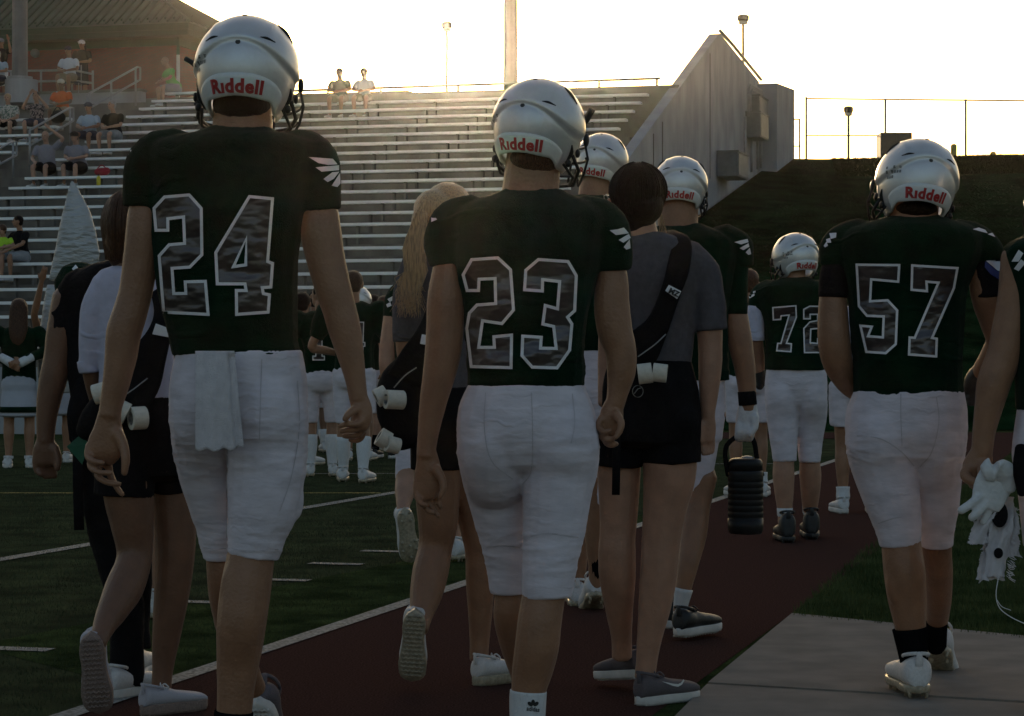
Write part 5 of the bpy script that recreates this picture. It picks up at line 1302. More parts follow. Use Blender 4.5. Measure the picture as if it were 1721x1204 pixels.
t4 = strap_bag(f, [(262, 470, -.02), (276, 520, -.10), (268, 560, -.135), (250, 600, -.14), (230, 640, -.145), (205, 672, -.15), (180, 690, -.14)], [30, 34, 40, 60, 80, 80, 60],
    'black waist bag worn low across the girl in the white sweater',
    bag=[dict(pts=[(222, 655, 36, -.10, .6), (196, 680, 38, -.10, .7), (160, 706, 30, -.08, .7), (138, 730, 16, -.06, .7)], c0=.5, c1=.6, ref=np.array([0, 0, 1.0]))],
    badge=[(256, 562, -.165), (262, 544, -.165), (284, 552, -.160), (288, 568, -.160)], zipper=[(248, 636, -.17), (225, 654, -.185), (204, 668, -.19)])
tape_roll('tape roll peeking out left of the wrist of number 24', f.p(168, 661, -.19), (1, 0, .3), 17 * 7.3 / F, 22 * 7.3 / F)
tape_roll('tape roll just right of the wrist of number 24', f.p(204, 692, -.19), (1, .1, -.5), 19 * 7.3 / F, 22 * 7.3 / F)
tape_roll('tape roll showing its open core on the white sweater girl', f.p(232, 703, -.19), (1, .55, .05), 19.5 * 7.3 / F, 26 * 7.3 / F)
gc = empty('green_card', f.p(140, 750, -.04), 'stiff green card poking out below the waist bag of the white sweater girl', 'card')
mb = MB(); mb.prism([f.p(112, 751, -.02), f.p(136, 730, -.05), f.p(150, 748, -.06), f.p(138, 781, -.03)], (0, .004, 0)); mb.build('card', 'green_card', gc)
shoe(r, 'knit', f.p(152, 1072, -.27), yaw=-4, pitch=79, roll=-4, L=.245)
shoe(r, 'knit', Vector((f.p(250, 600, .12).x, 7.50, 0.0)), yaw=46, L=.235)

# ------------------------------------------------ blonde girl
f = Fig(8.2, 745, 'blonde girl with long ponytail, grey shirt and black shorts left of number 23', group='student trainers with waist bags')
r = f.root
f.fuse('body', [
    [(755, 360, 34), (752, 395, 26), (748, 420, 28)],
    dict(pts=[(740, 450, 42, 0, .65), (742, 600, 44, 0, .7), (745, 720, 50, 0, .75)], c0=.3),
    dict(pts=[(690, 470, 22), (684, 545, 21), (686, 600, 19), (700, 650, 14)], c1=.5),
    dict(pts=[(735, 760, 42), (735, 830, 38), (736, 880, 34), (732, 920, 29), (724, 960, 31, -.03), (716, 1000, 28, -.07), (708, 1035, 20, -.12), (704, 1060, 16, -.16)], c1=.3),
    dict(pts=[(780, 760, 36, .08), (792, 830, 34, .08), (802, 890, 29, .08), (806, 930, 25, .08), (807, 975, 25, .08), (807, 1030, 21, .08), (806, 1075, 17, .08), (805, 1110, 16, .08)], c1=.3),
], .0045, 'skin_tan', 2, skin_disp(205))
f.fuse('shirt', [dict(pts=[(748, 412, 30, 0, .9), (746, 422, 50, 0, .75), (742, 448, 66, 0, .68), (742, 520, 62, 0, .70), (744, 600, 54, 0, .74), (746, 662, 56, 0, .78)], c0=.2, c1=.03),
      dict(pts=[(705, 448, 32), (690, 480, 28), (684, 530, 26), (683, 576, 24)], c0=.8, c1=.04)], .006, 'grey_tee', 2, folds_shirt(91, .006, 8, (1, 1, 1)))
f.fuse('shorts', [dict(pts=[(748, 650, 54, 0, .8), (750, 710, 64, 0, .8), (752, 745, 66, .02, .75)], c0=.03, c1=.2),
      dict(pts=[(735, 745, 46), (735, 790, 46)], c1=.02, sub=1), dict(pts=[(780, 745, 38, .06), (785, 788, 40, .06)], c1=.02, sub=1)], .006, 'black_cloth', 2, folds_shirt(92, .005, 9))
f.fuse('hair', [dict(pts=[(712, 350, 14, -.06, 1), (703, 380, 14, -.10, .8), (699, 430, 15, -.10, .7), (692, 480, 13, -.11, .6), (688, 515, 6, -.11, .6)], c0=.5, c1=.8)], .006, 'hair_blonde', 3, lambda co: wrinkle(co, 51, .006, 40, (1, 1, .25), .4), ells=[(752, 348, 42, 42, 0, 1.1), (730, 352, 36, 34, -.05, 1.0)])
rs = np.random.RandomState(16); pp = []
for i in range(260):
    s_ = rs.uniform(-1, 1); q = rs.uniform(0, 1); e = rs.uniform(480, 535)
    pp.append([f.p(760 - q * 20, 312 + q * 30, -.02 - .06 * q), f.p(715 + s_ * 6, 338 + q * 18, -.10), f.p(703 + s_ * 13, 380, -.125), f.p(694 + s_ * 16 + rs.normal() * 3, 420, -.13), f.p(700 + s_ * 17 + rs.normal() * 3, 455, -.13), f.p(688 + s_ * 18 + rs.normal() * 4, (450 + e) / 2, -.13), f.p(688 + s_ * 16 + rs.normal() * 8, e, -.12)])
strands('hair_strand', r, pp, .0017, 'hair_blonde')['kind'] = 'stuff'
t6 = strap_bag(f, [(742, 470, -.12), (732, 520, -.13), (716, 560, -.14), (698, 600, -.14), (680, 640, -.13)], [28, 30, 32, 50, 60],
    'black waist bag with four tape rolls on the hip of the blonde girl',
    bag=[dict(pts=[(690, 610, 26, -.08, .8), (672, 650, 38, -.08, .8), (670, 700, 36, -.07, .8), (682, 745, 24, -.05, .8)], c0=.5, c1=.6)],
    badge=[(706, 578, -.165), (709, 562, -.165), (720, 564, -.165), (717, 580, -.165)], zipper=[(700, 618, -.17), (680, 632, -.185), (662, 652, -.18)], tail=[(704, 740, -.12), (704, 800, -.12)])
kk = 8.0 / F
tape_roll('upper tape roll at the outer edge of the blonde girl bag', f.p(641, 666, -.17), (1, .2, .5), 16 * kk, 20 * kk)
tape_roll('upper tape roll with open end on the blonde girl bag', f.p(663, 672, -.20), (1, .45, -.05), 16 * kk, 32 * kk)
tape_roll('lower tape roll at the outer edge of the blonde girl bag', f.p(645, 738, -.17), (1, .2, -.6), 16 * kk, 20 * kk)
tape_roll('lowest tape roll under the blonde girl bag', f.p(660, 748, -.19), (1, .45, -.3), 14 * kk, 22 * kk)
shoe(r, 'runner', f.p(697, 1032, -.20), yaw=0, pitch=76, roll=4, L=.245)
shoe(r, 'runner', Vector((f.p(800, 600, .08).x, 8.18, 0.0)), yaw=50, L=.255)

# ------------------------------------------------ person in black beside her
f = Fig(7.96, 205, 'person in plain black shirt and long black trousers with a bare arm hanging')
r = f.root
hand = [dict(pts=[(77, 738, 15, 0, .9), (76, 758, 21, 0, .6), (76, 780, 20, 0, .5)], c0=.2, c1=.4)] + \
       [dict(pts=[(60 + i * 10, 772, 7, .01 * i), (62 + i * 9.5, 790, 6.5, .01 * i), (68 + i * 8, 802 - (i == 0) * 5, 5.5, .01 * i - .01)], n=8) for i in range(4)] + [dict(pts=[(91, 752, 9, -.01), (97, 770, 8, -.015), (96, 788, 6.5, -.02)], n=8)]
f.fuse('body', [
    [(222, 350, 36), (215, 410, 32), (210, 450, 34)],
    dict(pts=[(190, 480, 56, 0, .65), (185, 640, 56, 0, .7), (190, 760, 56, 0, .75)], c0=.3),
    dict(pts=[(118, 500, 30), (104, 560, 27), (98, 600, 25), (90, 635, 24), (83, 670, 21), (78, 710, 17), (77, 742, 15)], c1=.3)] + hand, .006, 'skin_deep', 3, skin_disp(206))
f.fuse('shirt', [dict(pts=[(208, 438, 34, 0, .9), (198, 450, 62, 0, .75), (184, 480, 78, 0, .68), (180, 560, 72, 0, .7), (180, 660, 64, 0, .76), (186, 730, 62, 0, .78)], c0=.2, c1=.03),
      dict(pts=[(140, 480, 36), (118, 515, 31), (103, 560, 26), (100, 580, 24)], c0=.8, c1=.04)], .007, 'black_cloth', 2, folds_shirt(61, .006, 8, (1, 1, 1)))
f.fuse('trousers', [dict(pts=[(186, 710, 62, 0, .8), (186, 780, 64, 0, .8)], c0=.03, c1=.3),
      dict(pts=[(170, 760, 40), (176, 860, 36), (196, 950, 34), (210, 1020, 32), (212, 1090, 29), (214, 1132, 30), (212, 1140, 31)], c1=.02),
      dict(pts=[(216, 760, 38, .15), (222, 860, 33, .2), (225, 950, 30, .3), (226, 1030, 27, .4), (226, 1090, 27, .4)], c1=.02)], .007, 'black_cloth', 2, folds_shirt(62, .010, 8, (1, 1, 1)))
f.fuse('fanny_pack', [dict(pts=[(150, 640, 22, -.05, .9), (134, 690, 22, -.06, .9), (132, 740, 16, -.05, .8)], c0=.6, c1=.6)], .007, 'black_cloth', 2, folds_shirt(63, .004, 12))
mb = MB(); tube_into(mb, [(f.p(131, 735, -.08), .018, .004), (f.p(131, 820, -.09), .017, .004), (f.p(133, 891, -.09), .017, .004)], 8, .1, .1, 1, power=4); mb.build('strap_tail', 'black_cloth', r, smooth=True)
shoe(r, 'white', Vector((f.p(190, 600).x, 7.86, 0.0)), yaw=30, L=.27)
shoe(r, 'white', Vector((f.p(226, 600, .4).x, 8.3, 0.0)), yaw=0, L=.29)

# ------------------------------------------------ player carrying the jug
f = Fig(9.6, 1160, 'helmeted football player with gloved hand carrying a black water jug', group='football players walking away')
r = f.root
f.fuse('body', [
    [(1146, 310, 32), (1140, 360, 34), (1140, 395, 34)],
    dict(pts=[(1150, 400, 56, 0, .6), (1150, 500, 58, 0, .65), (1160, 640, 56, 0, .7), (1165, 700, 56, 0, .7)], c0=.3),
    dict(pts=[(1232, 432, 15), (1234, 500, 18), (1238, 540, 21), (1245, 580, 21), (1252, 620, 18), (1256, 660, 15), (1257, 690, 13)], c1=.3),
    dict(pts=[(1070, 430, 26), (1062, 500, 21), (1060, 560, 20, .1), (1068, 620, 17, .25)], c1=.3),
    dict(pts=[(1180, 800, 26), (1172, 850, 22, -.02), (1165, 900, 23, -.05), (1156, 950, 18, -.10), (1146, 1000, 13, -.12), (1142, 1030, 12, -.12)], c1=.4),
    dict(pts=[(1150, 800, 26, .3), (1140, 860, 22, .3), (1132, 930, 22, .32), (1126, 1000, 15, .35), (1124, 1030, 14, .36)], c1=.4),
], .0065, 'skin_tan', 3, skin_disp(207))
je, jv = f.fuse('jersey', [dict(pts=[(1146, 382, 48, 0, .8), (1148, 392, 72, 0, .7), (1150, 410, 92, 0, .68), (1150, 450, 88, 0, .66), (1152, 520, 74, 0, .68), (1156, 600, 68, 0, .7), (1160, 640, 68, 0, .72)], c0=.2, c1=.03, power=2.3),
      dict(pts=[(1215, 408, 34), (1238, 415, 29), (1244, 432, 24), (1247, 450, 21)], c0=.8, c1=.05),
      dict(pts=[(1085, 408, 34), (1064, 415, 29), (1058, 450, 21)], c0=.8, c1=.05)], .0065, 'jersey_green', 3, folds_jersey(9), want=True)
mb = MB(); f.tube(mb, [(1238, 436, 20), (1236, 480, 21), (1235, 528, 21.5)], c0=.5, c1=.03); mb.build('undersleeve', 'jersey_green', r, smooth=True)
C3b = (940, 220, 2.617)
wings(r, je, jv, [tf(p, *C3b) for p in ([(770, 490), (800, 482), (828, 476), (832, 490), (800, 500)], [(793, 517), (832, 495), (836, 510), (810, 525)], [(820, 535), (838, 515), (844, 543), (832, 546)])], 7)
helmet(r, f.p(1143, 312), .1060, yaw=-3, pitch=8, roll=4)
pj = [dict(pts=[(1160, 632, 58, 0, .75), (1166, 690, 54, 0, .8), (1168, 740, 46, 0, .8)], c0=.05, c1=.3),
      dict(pts=[(1176, 720, 36), (1172, 780, 30), (1168, 830, 24), (1166, 856, 22)], c1=.02), dict(pts=[(1150, 720, 36, .2), (1140, 780, 32, .3), (1136, 850, 26, .3)], c1=.02)]
f.fuse('pants', pj, .0065, 'pants_white', 3, folds_pants(9, ((.85, .05), (.57, .05)), .003))
mb = MB(); f.tube(mb, [(1149, 990, 16, -.12), (1145, 1012, 13, -.12), (1142, 1035, 11, -.12)], c0=.05); mb.build('sock', 'sock_white', r, smooth=True)
shoe(r, 'black', Vector((f.p(1136, 600).x, 9.42, .02)), yaw=34, L=.28)
shoe(r, 'black', Vector((f.p(1122, 600, .35).x, 9.86, .0)), yaw=4, L=.29)
mb = MB(); f.tube(mb, [(1255, 658, 15.5), (1257, 681, 15.5)], c0=.05, c1=.05, sub=1); mb.build('wristband', 'black_cloth', r, smooth=True)
gv = f.fuse('glove', [dict(pts=[(1257, 680, 15, 0, .8), (1256, 700, 19, 0, .6), (1254, 720, 18, 0, .6)], c0=.1, c1=.5)] +
     [dict(pts=[(1242 + i * 8, 712, 6.5, -.01), (1241 + i * 7.5, 726, 6.5, -.025), (1240 + i * 7, 736, 6, -.01), (1242 + i * 7, 738, 5.5, .02)], n=8) for i in range(4)] + [dict(pts=[(1268, 700, 8, -.02), (1268, 718, 7, -.03), (1260, 730, 6, -.04)], n=8)], .0048, 'shoe_white', 2)
mb = MB(); ell_into(mb, f.p(1256, 695, -.032), .026, .008, .020); ell_into(mb, f.p(1258, 717, -.036), .022, .008, .014); mb.build('knuckle_pad', 'black_cloth', gv, smooth=True)
# jug
jg = empty('water_jug', f.p(1253, 898), 'ribbed black half gallon water jug hanging by its strap from a gloved hand', 'water jug')
kj = 9.6 / F
def jr(y, rpx): c = f.p(1253, y); return (c, rpx * kj, rpx * kj)
mb = MB(); prof = [(897, 26), (893, 29), (885, 30), (872, 30)]
y = 872
while y > 806: prof += [(y, 30), (y - 2, 29.3), (y - 3.5, 29.3), (y - 5, 30), (y - 9, 30)]; y -= 10
prof += [(800, 30), (794, 30), (790, 28)]
tube_into(mb, [jr(*q) for q in prof], 28, 0, 0, 0); mb.build('bottle', 'black_plastic', jg, smooth=True)
mb = MB(); tube_into(mb, [jr(791, 28.5), jr(778, 29), jr(772, 26), jr(770, 18)], 28, 0, 0, 0); mb.build('lid', 'box_dark', jg) if False else mb.build('lid', 'black_plastic', jg, smooth=True)
mb = MB(); ell_into(mb, f.p(1256, 771, -.01), .028, .028, .012); mb.build('spout_cap', 'galvanised', jg, smooth=True)
mb = MB(); tube_into(mb, [(f.p(x, y), .012, .010) for x, y in ((1224, 800), (1219, 768), (1222, 748), (1240, 733), (1258, 730), (1268, 745), (1272, 770), (1281, 800))], 8, .3, .3, 2, ref=np.array([0, 1.0, 0]), power=3); mb.build('strap', 'black_cloth', jg, smooth=True)

# ------------------------------------------------ helmeted player half hidden between 23 and the dark haired girl
f = Fig(10.5, 1008, 'helmeted football player mostly hidden between number 23 and the dark haired girl', group='football players walking away')
r = f.root
f.fuse('body', [
    [(1008, 275, 28), (1003, 310, 29), (1000, 345, 30)],
    dict(pts=[(1000, 350, 52, 0, .6), (1000, 480, 54, 0, .65), (1003, 620, 54, 0, .7)], c0=.3),
    dict(pts=[(920, 400, 22), (915, 480, 19), (920, 560, 18, .1), (930, 620, 14, .2)], c1=.3), dict(pts=[(1080, 400, 22), (1085, 480, 19), (1080, 560, 18, .1)], c1=.3),
    dict(pts=[(1006, 800, 24), (1002, 860, 20), (1000, 905, 17), (1001, 950, 13), (1002, 990, 12)], c1=.4), dict(pts=[(975, 800, 24, .3), (972, 880, 20, .3), (970, 980, 14, .3)], c1=.4)], .007, 'skin_tan', 3)
f.fuse('jersey', [dict(pts=[(1000, 332, 44, 0, .8), (1000, 342, 66, 0, .7), (1000, 362, 84, 0, .68), (1000, 410, 80, 0, .66), (1000, 500, 68, 0, .68), (1003, 590, 62, 0, .7)], c0=.2, c1=.03, power=2.3),
      dict(pts=[(940, 362, 30), (920, 385, 24), (918, 420, 20)], c0=.8, c1=.05), dict(pts=[(1060, 362, 30), (1080, 385, 24), (1083, 420, 20)], c0=.8, c1=.05)], .007, 'jersey_green', 3, folds_shirt(8, .004, 9))
helmet(r, f.p(1011, 271), .1105, yaw=-20, pitch=4, roll=8)
f.fuse('pants', [dict(pts=[(1003, 580, 54, 0, .75), (1003, 660, 58, 0, .8), (1000, 710, 52, 0, .8)], c0=.05, c1=.3), dict(pts=[(1016, 700, 32), (1010, 780, 26), (1006, 850, 21)], c1=.02), dict(pts=[(982, 700, 32, .2), (976, 780, 28, .3), (974, 850, 23, .3)], c1=.02)], .007, 'pants_white', 2, folds_pants(8, ((.85, .05),), .003))
mb = MB(); f.tube(mb, [(1000, 905, 15), (1001, 940, 13.5), (1002, 972, 12)], c0=.05); mb.build('sock', 'sock_black', r, smooth=True)
shoe(r, 'cleat', f.p(1003, 1003, -.04), yaw=-6, pitch=24, L=.29)
shoe(r, 'cleat', Vector((f.p(970, 600, .3).x, 10.72, 0)), L=.29)

# ------------------------------------------------ player 72
f = Fig(14.4, 1340, 'football player wearing number 72 with white undersleeves farther up the track', group='football players walking away')
r = f.root
f.fuse('body', [
    [(1337, 430, 19), (1334, 460, 20), (1334, 478, 22)],
    dict(pts=[(1335, 490, 38, 0, .6), (1337, 560, 40, 0, .65), (1338, 640, 42, 0, .7)], c0=.3),
    dict(pts=[(1271, 500, 9), (1270, 560, 11), (1274, 600, 11, .1), (1277, 630, 8, .15)], c1=.3), dict(pts=[(1402, 500, 14), (1404, 560, 12), (1400, 610, 10, .1)], c1=.3),
    dict(pts=[(1318, 740, 18), (1317, 775, 17.5), (1317, 800, 18.5), (1318, 830, 16), (1319, 860, 12.5), (1319, 880, 12)], c1=.4), dict(pts=[(1361, 740, 18, .1), (1361, 775, 17.5, .1), (1362, 800, 18.5, .12), (1362, 830, 16, .15), (1361, 860, 12, .2)], c1=.4)], .009, 'skin_fair', 2)
je, jv = f.fuse('jersey', [dict(pts=[(1335, 469, 30, 0, .8), (1334, 476, 52, 0, .7), (1334, 488, 66, 0, .7), (1334, 515, 62, 0, .7), (1336, 555, 51, 0, .75), (1337, 622, 51, 0, .8)], c0=.2, c1=.03, power=2.3),
      dict(pts=[(1295, 488, 20), (1276, 498, 17), (1272, 522, 14)], c0=.8, c1=.05), dict(pts=[(1375, 488, 20), (1392, 498, 17), (1398, 522, 14)], c0=.8, c1=.05)], .009, 'jersey_green', 2, folds_shirt(72, .004, 9), want=True)
C5 = (1200, 380, 2.15)
digit(r, je, jv, tf([(210, 293), (298, 286), (300, 330), (265, 422), (282, 424), (280, 457), (224, 453), (228, 422), (240, 422), (268, 325), (245, 327), (243, 340), (212, 342)], *C5), w=2.3, step=7)
digit(r, je, jv, tf([(322, 300), (345, 288), (390, 288), (405, 305), (405, 360), (385, 372), (352, 375), (350, 420), (372, 422), (372, 405), (400, 405), (400, 460), (325, 460), (322, 370), (345, 345), (372, 340), (372, 322), (350, 322), (350, 338), (322, 338)], *C5), w=2.3, step=7)
wings(r, je, jv, [tf(p, *C5) for p in ([(128, 240), (150, 234), (150, 240), (130, 248)], [(126, 254), (146, 244), (146, 252), (128, 262)])], 6)
mb = MB(); f.tube(mb, [(1271, 515, 14), (1270, 545, 14.5), (1271, 573, 14)], c0=.4, c1=.05); mb.build('undersleeve', 'white_shirt', r, smooth=True)
mb = MB(); f.tube(mb, [(1400, 515, 14), (1404, 573, 13)], c0=.4, c1=.05); mb.build('undersleeve', 'white_shirt', r, smooth=True)
f.fuse('glove', [dict(pts=[(1277, 622, 9, .14), (1279, 640, 9, .15), (1276, 652, 6, .15)], c0=.1, c1=.6), dict(pts=[(1284, 632, 4.5, .15), (1289, 644, 4, .15)], n=8)], .006, 'shoe_black', 2)
helmet(r, f.p(1337, 432), .1310, yaw=24, pitch=7, roll=0)
f.fuse('pants', [dict(pts=[(1338, 616, 50, 0, .72), (1338, 650, 53, 0, .66), (1338, 680, 50, .01, .56)], c0=.05, c1=.3, power=2.3), dict(pts=[(1315, 635, 27, 0, 1.15), (1314, 668, 29, -.01, 1.15), (1315, 700, 27), (1317, 735, 24), (1319, 776, 20)], c1=.02), dict(pts=[(1361, 635, 27, 0, 1.15), (1362, 668, 29, .0, 1.15), (1363, 700, 27, .05), (1361, 735, 23, .08), (1361, 778, 18, .08)], c1=.02)], .009, 'pants_white', 2, folds_pants(72, ((.85, .05), (.57, .05)), .003))
for pts in ([(1319, 854, 13.5), (1319, 866, 13)], [(1361, 850, 13, .2), (1361, 862, 12, .2)]):
    mb = MB(); f.tube(mb, pts, c0=.05, sub=1); mb.build('sock', 'sock_white', r, smooth=True)
shoe(r, 'black_cleat', Vector((f.p(1320, 600).x, 14.24, .012)), yaw=-2, L=.32); shoe(r, 'black_cleat', Vector((f.p(1361, 600, .2).x, 14.50, .012)), yaw=3, L=.32)

# ------------------------------------------------ player at the right edge holding gloves
f = Fig(7.5, 1790, 'football player cut off by the picture edge whose bare arm holds white gloves', group='football players walking away')
r = f.root
hand = [dict(pts=[(1650, 762, 20, 0, .8), (1642, 785, 25, 0, .6), (1636, 800, 20, 0, .6)], c0=.2, c1=.5),
        dict(pts=[(1628, 785, 9, -.01), (1622, 800, 9, -.03), (1640, 812, 8, -.06), (1658, 806, 7, -.065)], n=8), dict(pts=[(1640, 798, 9, .01), (1634, 812, 8.5, -.01), (1648, 820, 8, -.05), (1662, 816, 7, -.06)], n=8),
        dict(pts=[(1656, 780, 10, -.03), (1650, 796, 9, -.055), (1660, 802, 7, -.065)], n=8), dict(pts=[(1648, 800, 9, .03), (1646, 815, 8, .02), (1656, 822, 7, -.03)], n=8)]
f.fuse('body', [
    [(1800, 330, 38), (1795, 400, 40)],
    dict(pts=[(1798, 420, 70, 0, .6), (1796, 560, 76, 0, .65), (1798, 700, 76, 0, .7)], c0=.3),
    dict(pts=[(1712, 430, 30), (1705, 500, 29), (1697, 550, 30), (1688, 595, 30), (1672, 640, 29), (1663, 680, 25), (1654, 725, 20), (1650, 765, 18)], c1=.3),
    dict(pts=[(1880, 440, 30), (1890, 560, 28), (1892, 680, 20), (1890, 740, 18)], c1=.6),
    dict(pts=[(1760, 880, 36), (1764, 1000, 34), (1772, 1120, 24), (1772, 1180, 22)], c1=.4), dict(pts=[(1835, 880, 36, .2), (1835, 1000, 32, .3), (1835, 1110, 24, .35)], c1=.4)] + hand, .006, 'skin_tan', 3, skin_disp(208))
je, jv = f.fuse('jersey', [dict(pts=[(1800, 392, 62, 0, .8), (1798, 405, 100, 0, .7), (1796, 430, 112, 0, .68), (1796, 500, 98, 0, .66), (1796, 600, 92, 0, .68), (1798, 690, 92, 0, .7)], c0=.2, c1=.03, power=2.3),
      dict(pts=[(1745, 422, 38), (1722, 440, 34), (1716, 480, 31)], c0=.8, c1=.05), dict(pts=[(1850, 422, 38), (1876, 440, 34), (1884, 480, 31)], c0=.8, c1=.05)], .007, 'jersey_green', 2, folds_shirt(99, .004, 9), want=True)
wings(r, je, jv, [[(1700, 440), (1712, 420), (1720, 426), (1712, 440)], [(1704, 452), (1716, 436), (1724, 442), (1712, 456)]], 7)
helmet(r, f.p(1802, 330), .128)
f.fuse('pants', [dict(pts=[(1798, 680, 88, 0, .75), (1798, 760, 98, 0, .8), (1798, 800, 90, 0, .8)], c0=.05, c1=.3), dict(pts=[(1758, 780, 52), (1760, 920, 40)], c1=.02, sub=1), dict(pts=[(1838, 780, 50, .1), (1836, 920, 38, .2)], c1=.02, sub=1)], .008, 'pants_white', 2)
mb = MB(); f.tube(mb, [(1716, 752, 10, -.1), (1716, 790, 14, -.1), (1718, 830, 8, -.1)], c0=.6, c1=.6); mb.build('hanging_pad', 'black_cloth', r, smooth=True)
for x, d in ((1772, 0), (1835, .35)): shoe(r, 'white', Vector((f.p(x, 600, d).x, 7.4 + d, 0)), L=.3)
# the gloves and the tattered white cloth strips in his hand
def glove_thing(label, base, tips, cuff, m='shoe_white'):
    t = empty('glove', f.p(*base[0][:2], base[0][3] if len(base[0]) > 3 else 0), label, 'glove', 'white receiver gloves in one hand')
    mb = MB(); f.tube(mb, base, c0=.2, c1=.4)
    for q in tips: f.tube(mb, q, n=8)
    g = fuse('glove_body', mb, .0045, m, t, 2, folds_shirt(3, .003, 20))
    return t
glove_thing('white leather glove with fingers pointing down held in the bare fist', [(1675, 785, 22, -.06, .35), (1668, 810, 30, -.07, .3), (1662, 835, 30, -.07, .3), (1655, 850, 26, -.07, .3)],
    [[(1656, 828, 9, -.07), (1636, 844, 8.5, -.08), (1615, 858, 7.5, -.08)], [(1662, 840, 9, -.07), (1646, 858, 8, -.08), (1633, 870, 7, -.08)], [(1668, 846, 8, -.06), (1660, 862, 7.5, -.06), (1652, 878, 6.5, -.06)]], None)
glove_thing('crumpled second white glove bunched above the fist', [(1652, 796, 14, -.09, .5), (1672, 790, 24, -.09, .5), (1694, 800, 20, -.08, .5), (1690, 825, 16, -.07, .4)],
    [[(1694, 812, 8, -.06), (1690, 830, 7, -.06), (1682, 842, 6, -.06)]], None)
cs = empty('cloth_strips', f.p(1680, 850, -.03), 'tattered white towelling strips with black patches hanging from the gloves', 'cloth')
rs = np.random.RandomState(4)
for (x0, y0, x1, y1, w, d) in ((1660, 850, 1645, 915, 26, -.06), (1684, 835, 1668, 975, 38, -.03), (1690, 845, 1702, 935, 26, -.01), (1672, 860, 1676, 970, 26, -.045)):
    mb = MB(); n_, m_ = 22, 9
    for sd_ in (0, 1):
        for j in range(n_):
            t_ = j / (n_ - 1); cx_ = x0 + (x1 - x0) * t_ + 4 * math.sin(t_ * 5 + x0)
            for i in range(m_):
                s_ = i / (m_ - 1) - .5
                edge = rs.normal() * (2.0 if i in (0, m_ - 1) else .3) + (rs.normal() * 3 if j == n_ - 1 else 0)
                mb.v.append(f.p(cx_ + s_ * w * (1 + .2 * t_) + edge * .7, y0 + (y1 - y0) * t_ + edge * .4, d + .012 * math.sin(s_ * 7 + t_ * 6) + sd_ * .006))
    for sd_ in (0, 1):
        b_ = sd_ * n_ * m_
        for j in range(n_ - 1):
            for i in range(m_ - 1): mb.f.append((b_ + j * m_ + i, b_ + j * m_ + i + 1, b_ + (j + 1) * m_ + i + 1, b_ + (j + 1) * m_ + i)); mb.mi.append(0)
    mb.build('strip', 'towel_white', cs, smooth=True)
for q in ((1680, 865, 14, 22, -.062, .15), (1678, 930, 8, 9, -.062, .2)): mb = MB(); f.ell(mb, *q); mb.build('black_patch', 'black_cloth', cs, smooth=True)
# frayed fringe
pp = []
for i in range(160):
    y = rs.uniform(850, 972); sx = rs.choice([-1, 1]); x = 1680 + sx * (16 + 6 * rs.rand()) + (y - 900) * -.08; pp.append([f.p(x, y, -.03), f.p(x + sx * 4, y + 3, -.035), f.p(x + sx * (6 + 5 * rs.rand()), y + 6 + rs.normal() * 2, -.04)])
strands('fringe', cs, pp, .0013, 'towel_white')['kind'] = 'stuff'
mb = MB(); mb.path([f.p(1678, 970, -.04), f.p(1674, 1000, -.04), f.p(1680, 1022, -.04), f.p(1700, 1038, -.05), f.p(1730, 1052, -.05)], .0016, 5, 3); mb.build('cord', 'wing_white', cs, smooth=True)
mb = MB(); mb.path([f.p(1675, 1008, -.04), f.p(1684, 1020, -.04), f.p(1699, 1026, -.04)], .0012, 5, 3); mb.build('cord', 'wing_white', cs, smooth=True)
mb = MB(); mb.path([f.p(1690, 823, -.04), f.p(1725, 800, -.04)], .005, 6); mb.build('cord', 'wing_white', cs, smooth=True)
# ================================================================ SPECTATORS AND FARTHER FIGURES
mat('plaid_shirt', (0.10, 0.08, 0.09), 0.9, var=0.9, vs=22, col2=(0.26, 0.20, 0.20), thr=(.48, .52))
mat('floral_shirt', (0.12, 0.17, 0.14), 0.9, vs=26, col2=(0.46, 0.44, 0.40), thr=(.45, .52))
mat('orange_shirt', (0.62, 0.10, 0.012), 0.85, var=0.08)
mat('green_shirt', (0.06, 0.30, 0.05), 0.85, var=0.08)
mat('neon_shirt', (0.36, 0.62, 0.03), 0.85, var=0.05)
mat('polo_white', (0.62, 0.62, 0.66), 0.85, var=0.05)
mat('light_blue_shirt', (0.34, 0.42, 0.52), 0.85, var=0.06)
mat('navy_cloth', (0.02, 0.025, 0.05), 0.9)
mat('khaki_cloth', (0.24, 0.19, 0.13), 0.9)
mat('grey_shorts', (0.22, 0.23, 0.25), 0.9)
mat('red_cloth', (0.30, 0.012, 0.02), 0.8)
mat('yellow_plastic', (0.62, 0.5, 0.02), 0.4)
def on_row(x, k, dz=0.0):
    v, z = seat(k); xs = (x - CX) / F; Y = v / (xs * ST + CT)
    return Vector((xs * Y, Y, z - 0.43))
FB = 195.0
GS = 'spectators sitting on the stand'
SG = dict(pose='sit', seat_h=0.43, group=GS, vox=.016, marks=True)
lap = {s: [(s * .27, .14, .72), (s * .07, .34, .66)] for s in (-1, 1)}
simple_person(on_row(15, 19), FB - 10, 'blonde woman in pale floral top and sunglasses sitting with crossed hands', H=1.68, top=('floral_shirt', 'short'), bottom=('black_cloth', .45), skin='skin_fair', hair='hair_blonde', shoes='white', **SG)
simple_person(on_row(64, 19), FB, 'spectator in plaid shirt and dark shorts raising both hands to the face', H=1.72, top=('plaid_shirt', 'short'), bottom=('navy_cloth', .5), skin='skin_fair', hair='hair_dark', shoes='white', arms={s: [(s * .33, .16, .86), (s * .09, .26, 1.17)] for s in (-1, 1)}, **SG)
